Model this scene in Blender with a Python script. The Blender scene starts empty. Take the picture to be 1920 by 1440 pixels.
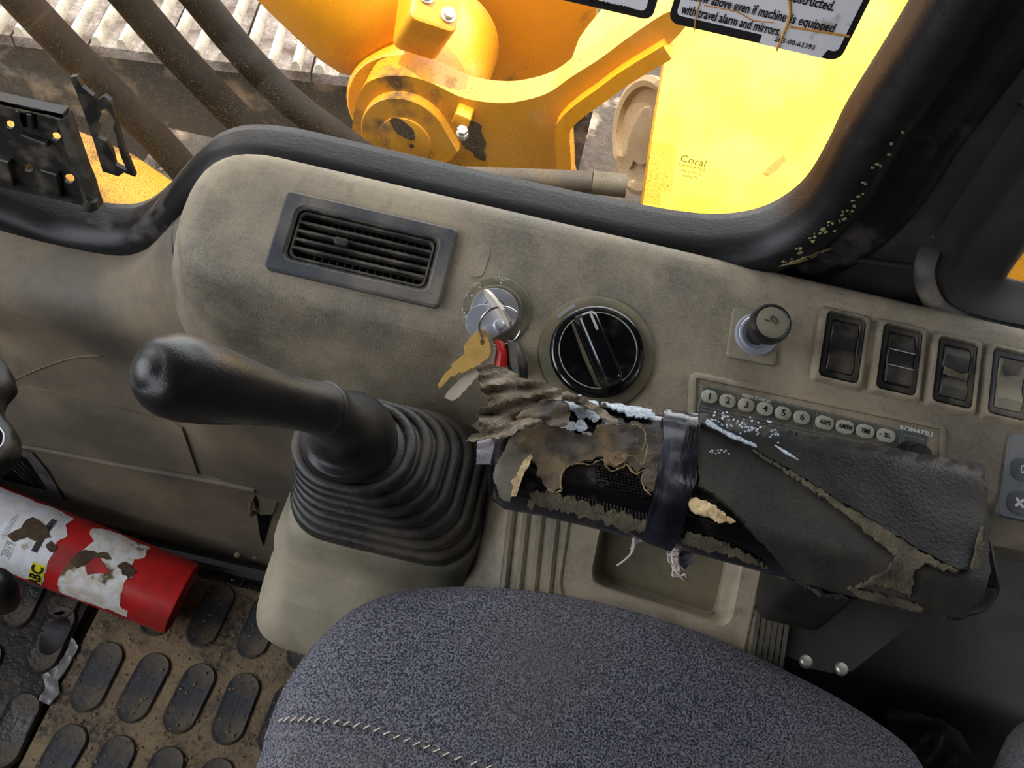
import bpy, bmesh, math, random
from mathutils import Vector, Matrix
from mathutils.bvhtree import BVHTree
from mathutils.geometry import delaunay_2d_cdt
from mathutils import noise as mnoise

random.seed(7)
SC = bpy.context.scene
COL = SC.collection

# ------------------------------------------------------------------ camera
F_PX = 1553.0
TH, PH = math.radians(53), math.radians(13)
CAM = Vector((0, 0, 1.05))
FW = Vector((0, math.cos(TH), -math.sin(TH)))
U0 = Vector((0, math.sin(TH), math.cos(TH)))
XA = Vector((1, 0, 0))
RT = XA * math.cos(PH) + U0 * math.sin(PH)
UP = -XA * math.sin(PH) + U0 * math.cos(PH)
cd = bpy.data.cameras.new('camera')
cd.sensor_fit = 'HORIZONTAL'; cd.sensor_width = 36; cd.lens = F_PX / 1920 * 36
cd.clip_start = .01; cd.clip_end = 200
cam = bpy.data.objects.new('camera', cd)
COL.objects.link(cam)
cam.matrix_world = Matrix(((RT.x, UP.x, -FW.x, CAM.x), (RT.y, UP.y, -FW.y, CAM.y), (RT.z, UP.z, -FW.z, CAM.z), (0, 0, 0, 1)))
SC.camera = cam

# ------------------------------------------------------------------ light
SC.view_settings.view_transform = 'Standard'
SC.view_settings.look = 'None'
SC.view_settings.gamma = 1
SC.view_settings.use_curve_mapping = False
SC.view_settings.exposure = 1.3
w = bpy.data.worlds.new('sky'); SC.world = w; w.use_nodes = True
nt = w.node_tree; nt.nodes.clear()
sky = nt.nodes.new('ShaderNodeTexSky'); sky.sky_type = 'HOSEK_WILKIE'
SUN = Vector((-.22, -.05, 1.0)).normalized()
sky.sun_direction = SUN; sky.turbidity = 4; sky.ground_albedo = .4
mx = nt.nodes.new('ShaderNodeMixRGB'); mx.inputs[0].default_value = .6; mx.inputs[2].default_value = (.96, .98, 1.0, 1)
bg = nt.nodes.new('ShaderNodeBackground'); bg.inputs[1].default_value = 3.2
wo = nt.nodes.new('ShaderNodeOutputWorld')
nt.links.new(sky.outputs[0], mx.inputs[1]); nt.links.new(mx.outputs[0], bg.inputs[0]); nt.links.new(bg.outputs[0], wo.inputs[0])
sd = bpy.data.lights.new('sun', 'SUN'); sd.energy = 2.3; sd.angle = .009; sd.color = (1, .93, .82)
so = bpy.data.objects.new('sun', sd); COL.objects.link(so)
so.rotation_euler = SUN.to_track_quat('Z', 'Y').to_euler(); so.location = SUN * 6

# ------------------------------------------------------------------ measuring helpers: where a sight line meets a real plane
def ray(px, py):
    return FW + RT * ((px - 960) / F_PX) + UP * ((720 - py) / F_PX)
def on(px, py, n, c):
    d = ray(px, py); n = Vector(n)
    return CAM + d * ((c - n.dot(CAM)) / n.dot(d))
def at_y(px, py, y): return on(px, py, (0, 1, 0), y)
def at_z(px, py, z): return on(px, py, (0, 0, 1), z)
A25 = math.radians(25)
CN = Vector((0, -math.sin(A25), math.cos(A25)))
CV = Vector((0, math.cos(A25), math.sin(A25)))
CC = .3755
CO = Vector((0, .4, .6008))
def con(px, py, h=0): return on(px, py, CN, CC + h)
def L(px, py, h=0):
    q = con(px, py, h) - CO
    return (q.x, q.dot(CV))
CONM = Matrix.Translation(CO) @ Matrix.Rotation(A25, 4, 'X')
def conm(u, v, h=0, rz=0): return CONM @ Matrix.Translation((u, v, h)) @ Matrix.Rotation(rz, 4, 'Z')

# ------------------------------------------------------------------ mesh helpers
class MB:
    def __init__(s, M=None):
        s.v = []; s.f = []; s.M = M
    def add(s, vs, fs):
        o = len(s.v)
        s.v += [(s.M @ Vector(p)) if s.M else Vector(p) for p in vs]
        s.f += [tuple(i + o for i in f) for f in fs]
        return s
    def loft(s, rings, closed=True, cap0=True, cap1=True, wrap=False):
        n = len(rings[0]); vs = [p for r in rings for p in r]; fs = []
        R = len(rings)
        for a in range(R if wrap else R - 1):
            b = (a + 1) % R
            for i in range(n if closed else n - 1):
                j = (i + 1) % n
                fs.append((a * n + i, a * n + j, b * n + j, b * n + i))
        if closed and not wrap:
            if cap0: fs.append(tuple(reversed(range(n))))
            if cap1: fs.append(tuple(range((R - 1) * n, R * n)))
        return s.add(vs, fs)
    def prism(s, out, z0, z1, bev=0, steps=2):
        rings = [[(x, y, z0) for x, y in out]]
        if bev:
            for k in range(steps + 1):
                a = math.pi / 2 * k / steps
                o2 = inset(out, bev * (1 - math.cos(a)))
                rings.append([(x, y, z1 - bev * (1 - math.sin(a))) for x, y in o2])
        else: rings.append([(x, y, z1) for x, y in out])
        return s.loft(rings)
    def frame(s, out, inn, z0, z1, bev=0):
        r = [[(x, y, z0) for x, y in out], [(x, y, z1 - bev) for x, y in out]]
        if bev: r.append([(x, y, z1) for x, y in inset(out, bev)]); r.append([(x, y, z1) for x, y in inset(inn, -bev)])
        r += [[(x, y, z1 - bev) for x, y in inn], [(x, y, z0) for x, y in inn]]
        return s.loft(r, wrap=True)
    def box(s, c, d, M=None):
        x, y, z = d[0] / 2, d[1] / 2, d[2] / 2
        vs = [Vector((a * x, b * y, e * z)) for a in (-1, 1) for b in (-1, 1) for e in (-1, 1)]
        if M: vs = [M @ v for v in vs]
        vs = [v + Vector(c) for v in vs]
        return s.add(vs, [(0, 1, 3, 2), (4, 6, 7, 5), (0, 4, 5, 1), (2, 3, 7, 6), (0, 2, 6, 4), (1, 5, 7, 3)])
    def tube(s, path, r, seg=10, caps=True, closed=False):
        path = [Vector(p) for p in path]; n = len(path)
        rr = r if isinstance(r, (list, tuple)) else [r] * n
        rings = []; nrm = None
        for i, p in enumerate(path):
            t = (path[(i + 1) % n] - path[i - 1]) if closed else (path[min(i + 1, n - 1)] - path[max(i - 1, 0)])
            t.normalize()
            if nrm is None:
                nrm = t.orthogonal().normalized()
            nrm = (nrm - t * nrm.dot(t)).normalized()
            b = t.cross(nrm)
            rings.append([p + (nrm * math.cos(2 * math.pi * k / seg) + b * math.sin(2 * math.pi * k / seg)) * rr[i] for k in range(seg)])
        return s.loft(rings, wrap=closed, cap0=caps, cap1=caps)
    def lathe(s, prof, seg=32, M=None):
        rings = []
        for r, z in prof:
            rg = [Vector((r * math.cos(2 * math.pi * k / seg), r * math.sin(2 * math.pi * k / seg), z)) for k in range(seg)]
            rings.append([M @ p for p in rg] if M else rg)
        return s.loft(rings)
    def bvh(s): return BVHTree.FromPolygons(s.v, s.f)
    def build(s, name, mat, parent=None, smooth=35, world=False, label=None):
        me = bpy.data.meshes.new(name)
        vs = s.v
        if world and parent is not None:
            im = ROOTM[parent.name].inverted(); vs = [im @ p for p in vs]
        me.from_pydata([tuple(p) for p in vs], [], s.f)
        bm = bmesh.new(); bm.from_mesh(me); bmesh.ops.recalc_face_normals(bm, faces=bm.faces); bm.to_mesh(me); bm.free()
        if smooth:
            me.shade_smooth(); me.set_sharp_from_angle(angle=math.radians(smooth))
        if mat: me.materials.append(mat)
        o = bpy.data.objects.new(name, me); COL.objects.link(o)
        if parent is not None:
            o.parent = parent
            ROOTM[o.name] = ROOTM.get(parent.name, Matrix())
        else: ROOTM[o.name] = Matrix()
        if label: o['label'] = label
        return o
ROOTM = {}
def inset(out, d):
    n = len(out); a = sum(out[i][0] * out[(i + 1) % n][1] - out[(i + 1) % n][0] * out[i][1] for i in range(n))
    sg = 1 if a > 0 else -1; res = []
    for i in range(n):
        p0 = Vector(out[i - 1][:2]); p = Vector(out[i][:2]); p1 = Vector(out[(i + 1) % n][:2])
        e0 = (p - p0); e1 = (p1 - p)
        if e0.length < 1e-9: e0 = e1
        if e1.length < 1e-9: e1 = e0
        e0 = e0.normalized(); e1 = e1.normalized()
        n0 = Vector((-e0.y, e0.x)) * sg; n1 = Vector((-e1.y, e1.x)) * sg
        m = n0 + n1
        m = m / max(.5, 1 + n0.dot(n1))
        q = p + m * d; res.append((q.x, q.y))
    return res
def rrect(w, h, r, n=5, cx=0, cy=0):
    o = []
    for sx, sy, a0 in ((1, 1, 0), (-1, 1, 90), (-1, -1, 180), (1, -1, 270)):
        for k in range(n + 1):
            a = math.radians(a0 + 90 * k / n)
            o.append((cx + sx * (w / 2 - r) + r * math.cos(a), cy + sy * (h / 2 - r) + r * math.sin(a)))
    return o
def ell(a, b, n=32, cx=0, cy=0): return [(cx + a * math.cos(2 * math.pi * k / n), cy + b * math.sin(2 * math.pi * k / n)) for k in range(n)]
def rot2(out, a): 
    c, s_ = math.cos(a), math.sin(a); return [(x * c - y * s_, x * s_ + y * c) for x, y in out]
def spline(pts, n=6, closed=False):
    P = [Vector(p) for p in pts]; m = len(P); out = []
    rng = range(m) if closed else range(m - 1)
    for i in rng:
        p0 = P[i - 1] if (closed or i > 0) else P[i]
        p1 = P[i]; p2 = P[(i + 1) % m]
        p3 = P[(i + 2) % m] if (closed or i + 2 < m) else p2
        for k in range(n):
            t = k / n
            out.append(.5 * ((2 * p1) + (p2 - p0) * t + (2 * p0 - 5 * p1 + 4 * p2 - p3) * t * t + (3 * p1 - p0 - 3 * p2 + p3) * t ** 3))
    if not closed: out.append(P[-1])
    return out
def rounded(poly, r, n=5):
    """round the corners of a 2D polygon; r number or list"""
    m = len(poly); o = []
    for i in range(m):
        p0, p, p1 = Vector(poly[i - 1]), Vector(poly[i]), Vector(poly[(i + 1) % m])
        rr = r[i] if isinstance(r, (list, tuple)) else r
        a, b = (p0 - p), (p1 - p)
        rr = min(rr, a.length * .49, b.length * .49)
        if rr <= 0: o.append((p.x, p.y)); continue
        A = p + a.normalized() * rr; B = p + b.normalized() * rr
        for k in range(n + 1):
            t = k / n; q = A * (1 - t) ** 2 + p * 2 * t * (1 - t) + B * t * t
            o.append((q.x, q.y))
    return o
def smooth01(t): t = max(0, min(1, t)); return t * t * (3 - 2 * t)

def jag(poly, step, amp, seed=0):
    """densify a polygon and make its edge ragged, coarse and fine together"""
    rnd = random.Random(seed); o = []; per = 0
    for i in range(len(poly)):
        a, b = Vector(poly[i]), Vector(poly[(i + 1) % len(poly)])
        d = (b - a).length; k = max(1, int(d / step)); nrm = Vector((-(b - a).y, (b - a).x)).normalized() if d > 0 else Vector((0, 0))
        for j in range(k):
            t = (per + d * j / k) / step
            h = 1.5 * mnoise.noise(Vector((t * .23, seed * 7.3, 0))) + .9 * mnoise.noise(Vector((t * .71, seed * 3.1, 5))) + rnd.uniform(-.3, .3)
            q = a + (b - a) * (j / k) + nrm * amp * h
            o.append((q.x, q.y))
        per += d
    return o
def ccw(poly):
    a = sum(poly[i][0] * poly[(i + 1) % len(poly)][1] - poly[(i + 1) % len(poly)][0] * poly[i][1] for i in range(len(poly)))
    q = list(poly) if a > 0 else list(reversed(poly))
    return [p for i, p in enumerate(q) if (Vector(p[:2]) - Vector(q[i - 1][:2])).length > 1e-6]
def fill(poly, step):
    """triangulate polygon with inner grid points; returns 2D verts, faces"""
    poly = ccw(poly)
    xs = [p[0] for p in poly]; ys = [p[1] for p in poly]
    vs = [Vector(p) for p in poly]
    y = min(ys) + step * .5; row = 0
    while y < max(ys):
        x = min(xs) + (step * .5 if row % 2 else 0)
        while x < max(xs):
            vs.append(Vector((x, y))); x += step
        y += step * .87; row += 1
    r = delaunay_2d_cdt(vs, [], [list(range(len(poly)))], 1, 1e-6)
    return r[0], [tuple(f) for f in r[2]]
def sheet(mb, verts3, normals, faces, th):
    n = len(verts3)
    edges = {}
    for f in faces:
        for i in range(len(f)):
            e = (f[i], f[(i + 1) % len(f)]); edges[e] = edges.get(e, 0) + 1
    vs = list(verts3) + [v - nn * th for v, nn in zip(verts3, normals)]
    fs = list(faces) + [tuple(i + n for i in reversed(f)) for f in faces]
    for (a, b) in edges:
        if (b, a) not in edges: fs.append((b, a, a + n, b + n))
    mb.add(vs, fs)
def patch(bvh, poly, off=.001, th=.0015, step=12, ragged=0, seed=0, wav=0, wsc=60, mb=None, fz=None):
    """a thin sheet lying on a built surface; its outline was measured in the photograph"""
    if ragged: poly = jag(poly, 3.2, ragged * 1.5, seed)
    v2, fs = fill(poly, step)
    P = []; N = []; ok = []
    for q in v2:
        d = ray(q.x, q.y).normalized()
        loc, nn, _, _ = bvh.ray_cast(CAM, d)
        if loc is None and fz is not None: loc = CAM + d * ((fz - CAM.z) / d.z); nn = Vector((0, 0, 1))
        if loc is None: P.append(None); N.append(None); ok.append(False); continue
        if nn.dot(d) > 0: nn = -nn
        P.append(loc); N.append(nn); ok.append(True)
    fs = [f for f in fs if all(ok[i] for i in f)]
    # smooth normals a little
    acc = [n.copy() if n else None for n in N]
    for f in fs:
        for i in f:
            for j in f: acc[i] += N[j]
    P2 = []; N2 = []
    for p, a in zip(P, acc):
        if p is None: P2.append(Vector((0, 0, 0))); N2.append(Vector((0, 0, 1))); continue
        a = a.normalized(); h = off + (wav * mnoise.noise(p * wsc) if wav else 0)
        P2.append(p + a * h); N2.append(a)
    used = sorted({i for f in fs for i in f}); mp = {j: i for i, j in enumerate(used)}
    mb = mb or MB()
    sheet(mb, [P2[i] for i in used], [N2[i] for i in used], [tuple(mp[i] for i in f) for f in fs], th)
    return mb
def holed(mb, outer, holes, z0, z1, step=None, M=None):
    """flat plate with holes, in its own XY"""
    outer = ccw(outer); holes = [ccw(h) for h in holes]
    pts = [Vector(p[:2]) for p in outer]; faces = [list(range(len(pts)))]
    for h in holes:
        o = len(pts); pts += [Vector(p[:2]) for p in h]; faces.append(list(range(o, o + len(h))))
    r = delaunay_2d_cdt(pts, [], faces, 1, 1e-7)
    v2, fs, orig = r[0], r[2], r[5]
    keep = [tuple(f) for f, og in zip(fs, orig) if 0 in og and len(og) == 1]
    P = [Vector((q.x, q.y, z1)) for q in v2]
    if M: P = [M @ p for p in P]
    nn = Vector((0, 0, 1)); 
    if M: nn = (M.to_3x3() @ nn)
    sheet(mb, P, [nn] * len(P), keep, z1 - z0)
    return mb

# ------------------------------------------------------------------ materials
def S(r, g, b):
    f = lambda c: (c / 255 / 12.92) if c / 255 <= .04045 else ((c / 255 + .055) / 1.055) ** 2.4
    return (f(r), f(g), f(b), 1)
MATS = {}
def mat(name, col, rough=.6, metal=0, dust=None, amt=.5, dscale=12, lo=None, hi=None, fine=None, fscale=400, fmix=.25, bump=0, bscale=500, bump2=0, b2scale=30, spec=.5, coat=0, updust=0, drough=.9, detail=5, stretch=None):
    m = bpy.data.materials.new(name); m.use_nodes = True; MATS[name] = m
    t = m.node_tree; n = t.nodes; lk = t.links.new
    b = n['Principled BSDF']
    tc = n.new('ShaderNodeTexCoord'); vec = tc.outputs['Object']
    if stretch:
        mp = n.new('ShaderNodeMapping'); mp.inputs['Scale'].default_value = stretch; lk(vec, mp.inputs[0]); vec = mp.outputs[0]
    def noise(sc, det=detail, r=.6):
        q = n.new('ShaderNodeTexNoise'); q.inputs['Scale'].default_value = sc; q.inputs['Detail'].default_value = det; q.inputs['Roughness'].default_value = r
        lk(vec, q.inputs['Vector']); return q.outputs['Fac']
    def ramp(src, a, c):
        q = n.new('ShaderNodeMapRange'); q.inputs[1].default_value = a; q.inputs[2].default_value = c; q.clamp = True
        lk(src, q.inputs[0]); return q.outputs[0]
    def mixc(f, a, c):
        q = n.new('ShaderNodeMixRGB')
        if isinstance(f, float): q.inputs[0].default_value = f
        else: lk(f, q.inputs[0])
        for i, x in ((1, a), (2, c)):
            if isinstance(x, tuple): q.inputs[i].default_value = x
            else: lk(x, q.inputs[i])
        return q.outputs[0]
    def math_(op, a, c):
        q = n.new('ShaderNodeMath'); q.operation = op; q.use_clamp = True
        for i, x in ((0, a), (1, c)):
            if isinstance(x, (int, float)): q.inputs[i].default_value = x
            else: lk(x, q.inputs[i])
        return q.outputs[0]
    c = col; rg = rough
    if fine is not None:
        c = mixc(math_('MULTIPLY', ramp(noise(fscale, 3), .42, .6), fmix), c, fine)
    if dust is not None:
        a0 = lo if lo is not None else .62 - amt * .5; a1 = hi if hi is not None else a0 + .3
        f = ramp(noise(dscale), a0, a1)
        if updust:
            g = n.new('ShaderNodeNewGeometry'); sp = n.new('ShaderNodeSeparateXYZ'); lk(g.outputs['Normal'], sp.inputs[0])
            u = ramp(sp.outputs['Z'], .2, 1.0)
            f = math_('ADD', f, math_('MULTIPLY', u, updust))
        f = math_('MULTIPLY', f, math_('ADD', ramp(noise(dscale * 9, 4), .2, .6), .35))
        c = mixc(f, c, dust)
        q = n.new('ShaderNodeMapRange'); q.inputs[3].default_value = rough; q.inputs[4].default_value = drough; lk(f, q.inputs[0]); rg = q.outputs[0]
    if isinstance(c, tuple): b.inputs['Base Color'].default_value = c
    else: lk(c, b.inputs['Base Color'])
    if isinstance(rg, float) or isinstance(rg, int): b.inputs['Roughness'].default_value = rg
    else: lk(rg, b.inputs['Roughness'])
    b.inputs['Metallic'].default_value = metal
    b.inputs['Specular IOR Level'].default_value = spec
    b.inputs['Coat Weight'].default_value = coat
    last = None
    for am, sc, dd in ((bump2, b2scale, 4), (bump, bscale, 2)):
        if am:
            bp = n.new('ShaderNodeBump'); bp.inputs['Strength'].default_value = 1; bp.inputs['Distance'].default_value = am
            lk(noise(sc, dd), bp.inputs['Height'])
            if last: lk(last, bp.inputs['Normal'])
            last = bp.outputs[0]
    if last: lk(last, b.inputs['Normal'])
    return m

TAN = mat('dusty olive plastic', S(110, 104, 90), .5, dust=S(180, 164, 140), lo=.38, hi=.66, dscale=7, fine=S(74, 70, 60), fscale=330, bump=.0007, bscale=900, fmix=.6, updust=.12)
TAN_LIGHT = mat('dusty beige plastic', S(108, 103, 88), .5, dust=S(168, 156, 132), amt=.45, dscale=8, fine=S(116, 110, 94), fscale=300, bump=.0003, bscale=900, fmix=.35)
GREYTAN = mat('scuffed grey brown plastic', S(98, 90, 78), .6, dust=S(146, 130, 106), amt=.4, dscale=7, fine=S(88, 82, 74), fscale=180, bump=.0004, bscale=800, fmix=.5)
OLIVE = mat('worn olive plastic', S(96, 94, 78), .5, dust=S(140, 126, 98), amt=.45, dscale=14, fine=S(72, 72, 62), fscale=300, bump=.0003, bscale=900, fmix=.4)
OLIVE_CLEAN = mat('olive ring plastic', S(98, 94, 74), .5, dust=S(140, 124, 94), amt=.35, dscale=30, bump=.0002, bscale=900)
RUBBER = mat('black seal rubber', S(13, 12, 14), .42, spec=.35, dust=S(112, 102, 96), lo=.58, hi=.75, dscale=14, fine=S(34, 32, 34), fscale=90, fmix=.3, bump=.0002, bscale=400, stretch=(.5, 1, 1), updust=.0)
FRAME = mat('black painted cab frame', S(42, 41, 42), .45, spec=.35, dust=S(84, 76, 68), amt=.22, dscale=8, fine=S(52, 50, 50), fscale=500, fmix=.3, bump=.0002, bscale=600)
FRAME_DEEP = mat('matt black frame recess', S(24, 23, 22), .7, dust=S(70, 62, 54), amt=.2, dscale=10)
SLATE = mat('slate vent plastic', S(66, 68, 74), .45, dust=S(128, 118, 106), amt=.35, dscale=22, fine=S(44, 45, 50), fscale=90, fmix=.6, bump=.0002, bscale=500)
BLACK = mat('black plastic', S(30, 29, 29), .4, dust=S(105, 94, 78), amt=.3, dscale=40, bump=.0001, bscale=700)
VENTBLK = mat('grey black vent plastic', S(44, 43, 40), .5, dust=S(100, 92, 78), amt=.35, dscale=60)
DARK = mat('dark cavity', S(9, 9, 9), .9, spec=.1)
GLOSS = mat('glossy black plastic', S(14, 14, 18), .16, coat=.5, dust=S(80, 70, 60), amt=.12, dscale=50, drough=.6)
GRIP = mat('worn black grip rubber', S(26, 25, 26), .36, dust=S(72, 68, 66), amt=.3, dscale=14, bump=.00015, bscale=900)
BELLOWS = mat('black bellows rubber', S(22, 21, 23), .38, dust=S(92, 83, 72), amt=.26, dscale=14, fine=S(60, 57, 55), fscale=120, fmix=.4, bump=.0003, bscale=700, updust=.2)
CHROME = mat('brushed chrome', S(210, 213, 228), .28, .7, dust=S(150, 140, 128), amt=.12, dscale=60)
STEEL = mat('wire steel', S(215, 212, 210), .25, 1)
BRASS = mat('brass key metal', S(214, 172, 96), .42, .15, dust=S(160, 120, 62), amt=.3, dscale=80)
SILVER = mat('nickel key metal', S(222, 210, 188), .4, .2)
RED = mat('red extinguisher paint', S(196, 28, 30), .38, dust=S(96, 40, 34), amt=.22, dscale=18, fine=S(150, 24, 26), fscale=60, fmix=.4, bump=.0002, bscale=200)
REDP = mat('red fob plastic', S(188, 30, 26), .3)
LABELW = mat('grimy white label', S(228, 226, 226), .55, dust=S(104, 84, 62), lo=.56, hi=.63, dscale=26, fine=S(196, 178, 150), fscale=90, fmix=.6)
LABELC = mat('white label paper', S(226, 228, 238), .5, dust=S(150, 130, 104), lo=.62, hi=.72, dscale=30, fine=S(205, 196, 180), fscale=80, fmix=.5)
DIRT = mat('caked brown dirt', S(92, 74, 54), .95, dust=S(58, 46, 36), amt=.5, dscale=60, bump=.001, bscale=300)
YELB = mat('yellow print', S(236, 222, 30), .5)
INK = mat('black print', S(24, 22, 22), .6)
WHITEP = mat('white print', S(214, 214, 206), .6)
GREYP = mat('grey print', S(150, 150, 150), .6)
FADED = mat('faded white print', S(176, 174, 160), .7)
RADIO = mat('grey green radio face', S(86, 90, 84), .5, dust=S(136, 122, 94), amt=.35, dscale=26, fine=S(72, 76, 72), fscale=300, fmix=.4)
LCD = mat('green black display', S(72, 82, 62), .25, dust=S(110, 104, 80), amt=.3, dscale=40)
BUTTON = mat('pale radio button', S(186, 184, 168), .5, dust=S(156, 142, 116), amt=.35, dscale=60)
HVAC = mat('grey climate panel', S(112, 114, 120), .45, dust=S(140, 132, 120), amt=.3, dscale=30)
HVACB = mat('dark climate button', S(76, 78, 84), .45)
FABRIC = mat('charcoal blue seat fabric', S(50, 51, 62), .95, fine=S(138, 136, 144), fscale=820, fmix=.85, dust=S(98, 92, 88), amt=.14, dscale=6, bump=.0012, bscale=820, spec=.2)
FABRIC_G = mat('grey backrest fabric', S(84, 82, 86), .95, fine=S(136, 132, 130), fscale=820, fmix=.7, bump=.001, bscale=820, spec=.2)
THREAD = mat('pale thread', S(214, 202, 186), .9)
COTTON = mat('frayed cotton', S(226, 206, 200), .95, bump=.001, bscale=900)
VINYL = mat('worn black vinyl', S(40, 38, 36), .6, spec=.35, dust=S(86, 78, 66), amt=.3, dscale=12, fine=S(66, 62, 56), fscale=500, fmix=.35, bump=.0004, bscale=700)
VINYL_D = mat('smooth black vinyl', S(28, 27, 28), .5, spec=.3, dust=S(76, 68, 60), amt=.25, dscale=16, fine=S(56, 53, 52), fscale=500, fmix=.3, bump=.0004, bscale=400, bump2=.0003, b2scale=40)
TAPE = mat('black tape', S(18, 19, 26), .24, coat=.3, dust=S(74, 76, 92), amt=.3, dscale=34, stretch=(1, .25, .25), drough=.4, bump2=.0015, b2scale=60)
LEATHER = mat('torn brown leather', S(74, 66, 57), .7, dust=S(142, 116, 80), amt=.32, dscale=40, fine=S(54, 48, 42), fscale=120, fmix=.7, bump=.0008, bscale=260, bump2=.002, b2scale=60)
LEATHER_G = mat('dusty grey leather', S(112, 104, 88), .7, dust=S(60, 58, 58), amt=.35, dscale=40, bump=.0004, bscale=300)
CLOTH = mat('muddy torn backing cloth', S(112, 98, 78), .95, dust=S(160, 146, 128), amt=.35, dscale=50, fine=S(76, 66, 52), fscale=220, fmix=.7, bump=.0015, bscale=380)
WEAVE = mat('white backing weave', S(214, 224, 236), .8, fine=S(80, 82, 92), fscale=600, fmix=.5, bump=.0003, bscale=600)
LILAC = mat('lilac backing cloth', S(150, 142, 152), .9, bump=.0006, bscale=500)
FOAM = mat('beige torn foam', S(222, 194, 146), .95, dust=S(120, 84, 48), amt=.25, dscale=120, bump=.001, bscale=400)
CREASE = mat('dried mud crease', S(108, 97, 77), .95, dust=S(58, 52, 42), amt=.5, dscale=70, bump=.001, bscale=500)
FLOORMAT = mat('muddy floor mat', S(66, 60, 54), .85, dust=S(138, 118, 92), lo=.40, hi=.58, dscale=13, fine=S(168, 146, 114), fscale=160, fmix=.35, bump=.002, bscale=260, bump2=.004, b2scale=40)
PAD = mat('worn mat pad rubber', S(56, 57, 62), .62, dust=S(118, 104, 84), amt=.32, dscale=22, fine=S(42, 42, 44), fscale=70, fmix=.6, bump=.0012, bscale=140)
PAD_WET = mat('wet dark mat rubber', S(46, 43, 42), .4, dust=S(104, 88, 70), amt=.3, dscale=22, fine=S(28, 28, 32), fscale=60, fmix=.6, bump=.0015, bscale=140)
WETP = mat('wet oil puddle', S(30, 30, 38), .08)
REARP = mat('dark rear plastic', S(48, 47, 46), .5, dust=S(70, 64, 58), amt=.3, dscale=6, fine=S(38, 37, 38), fscale=400, fmix=.4, bump=.0003, bscale=700)
BRACKETP = mat('black bracket paint', S(26, 25, 25), .5, dust=S(62, 54, 46), amt=.3, dscale=14)
BOLTM = mat('pale bolt head', S(190, 188, 178), .4, .6)
YEL = mat('yellow machine paint', S(224, 150, 20), .38, dust=S(140, 98, 44), amt=.16, dscale=7, fine=S(220, 146, 16), fscale=50, fmix=.4, bump2=.0006, b2scale=20)
YEL_D = mat('grimy yellow paint', S(200, 138, 22), .45, dust=S(84, 60, 32), lo=.60, hi=.70, dscale=9, fine=S(206, 140, 24), fscale=60, fmix=.5)
YEL_S = mat('yellow panel with painted glare', S(252, 200, 34), .4, dust=S(220, 140, 50), lo=.66, hi=.72, dscale=9, fine=S(255, 222, 100), fscale=7, fmix=.4)  # pale patches paint the sun's glare into the colour
GREASE = mat('black grease', S(40, 32, 24), .7, bump=.001, bscale=200)
HOSE = mat('dusty brown black hose', S(22, 19, 17), .75, dust=S(52, 38, 28), amt=.3, dscale=8, fine=S(36, 27, 21), fscale=60, fmix=.4, spec=.2)
TRACK = mat('pale dried mud on steel', S(112, 100, 94), .8, dust=S(66, 52, 44), lo=.42, hi=.6, dscale=9, fine=S(150, 140, 134), fscale=70, fmix=.6, bump=.004, bscale=90)
TRACK_B = mat('polished grouser bar', S(168, 158, 142), .5, dust=S(110, 94, 80), amt=.35, dscale=14, bump=.001, bscale=120)
SOIL = mat('dark brown soil', S(66, 54, 44), .95, dust=S(150, 128, 108), lo=.58, hi=.7, dscale=6, fine=S(40, 33, 28), fscale=30, fmix=.6, bump=.01, bscale=30)
DECK = mat('dirty machine deck', S(52, 44, 36), .9, dust=S(120, 100, 80), lo=.55, hi=.7, dscale=9, fine=S(34, 28, 24), fscale=60, fmix=.6, bump=.004, bscale=60)
PIPE = mat('dusty grey pipe', S(58, 50, 42), .7, dust=S(90, 74, 54), amt=.4, dscale=14)
CREAM = mat('dusty cream lamp body', S(150, 128, 98), .6, dust=S(140, 114, 82), amt=.35, dscale=16)
DECALW = mat('white decal film', S(240, 236, 240), .45, dust=S(170, 152, 136), lo=.6, hi=.72, dscale=40)
TEAR = mat('ochre decal glue line', S(206, 150, 70), .7)
CHIP = mat('bare primer chip', S(150, 138, 92), .7, fine=S(110, 100, 64), fscale=400, fmix=.6)
GREYSLIP = mat('grey weathered ridge', S(110, 104, 90), .7, dust=S(70, 66, 56), amt=.5, dscale=60, stretch=(8, 1, 1))
SCREEN = mat('dark monitor screen', S(20, 20, 34), .12)
RUST = mat('rusty latch metal', S(110, 96, 76), .7, dust=S(110, 62, 36), amt=.4, dscale=60)
HEADL = mat('grey headliner', S(78, 76, 72), .9)
GRITM = mat('dry grit', S(156, 138, 110), .95, fine=S(90, 78, 62), fscale=200, fmix=.7)

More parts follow.
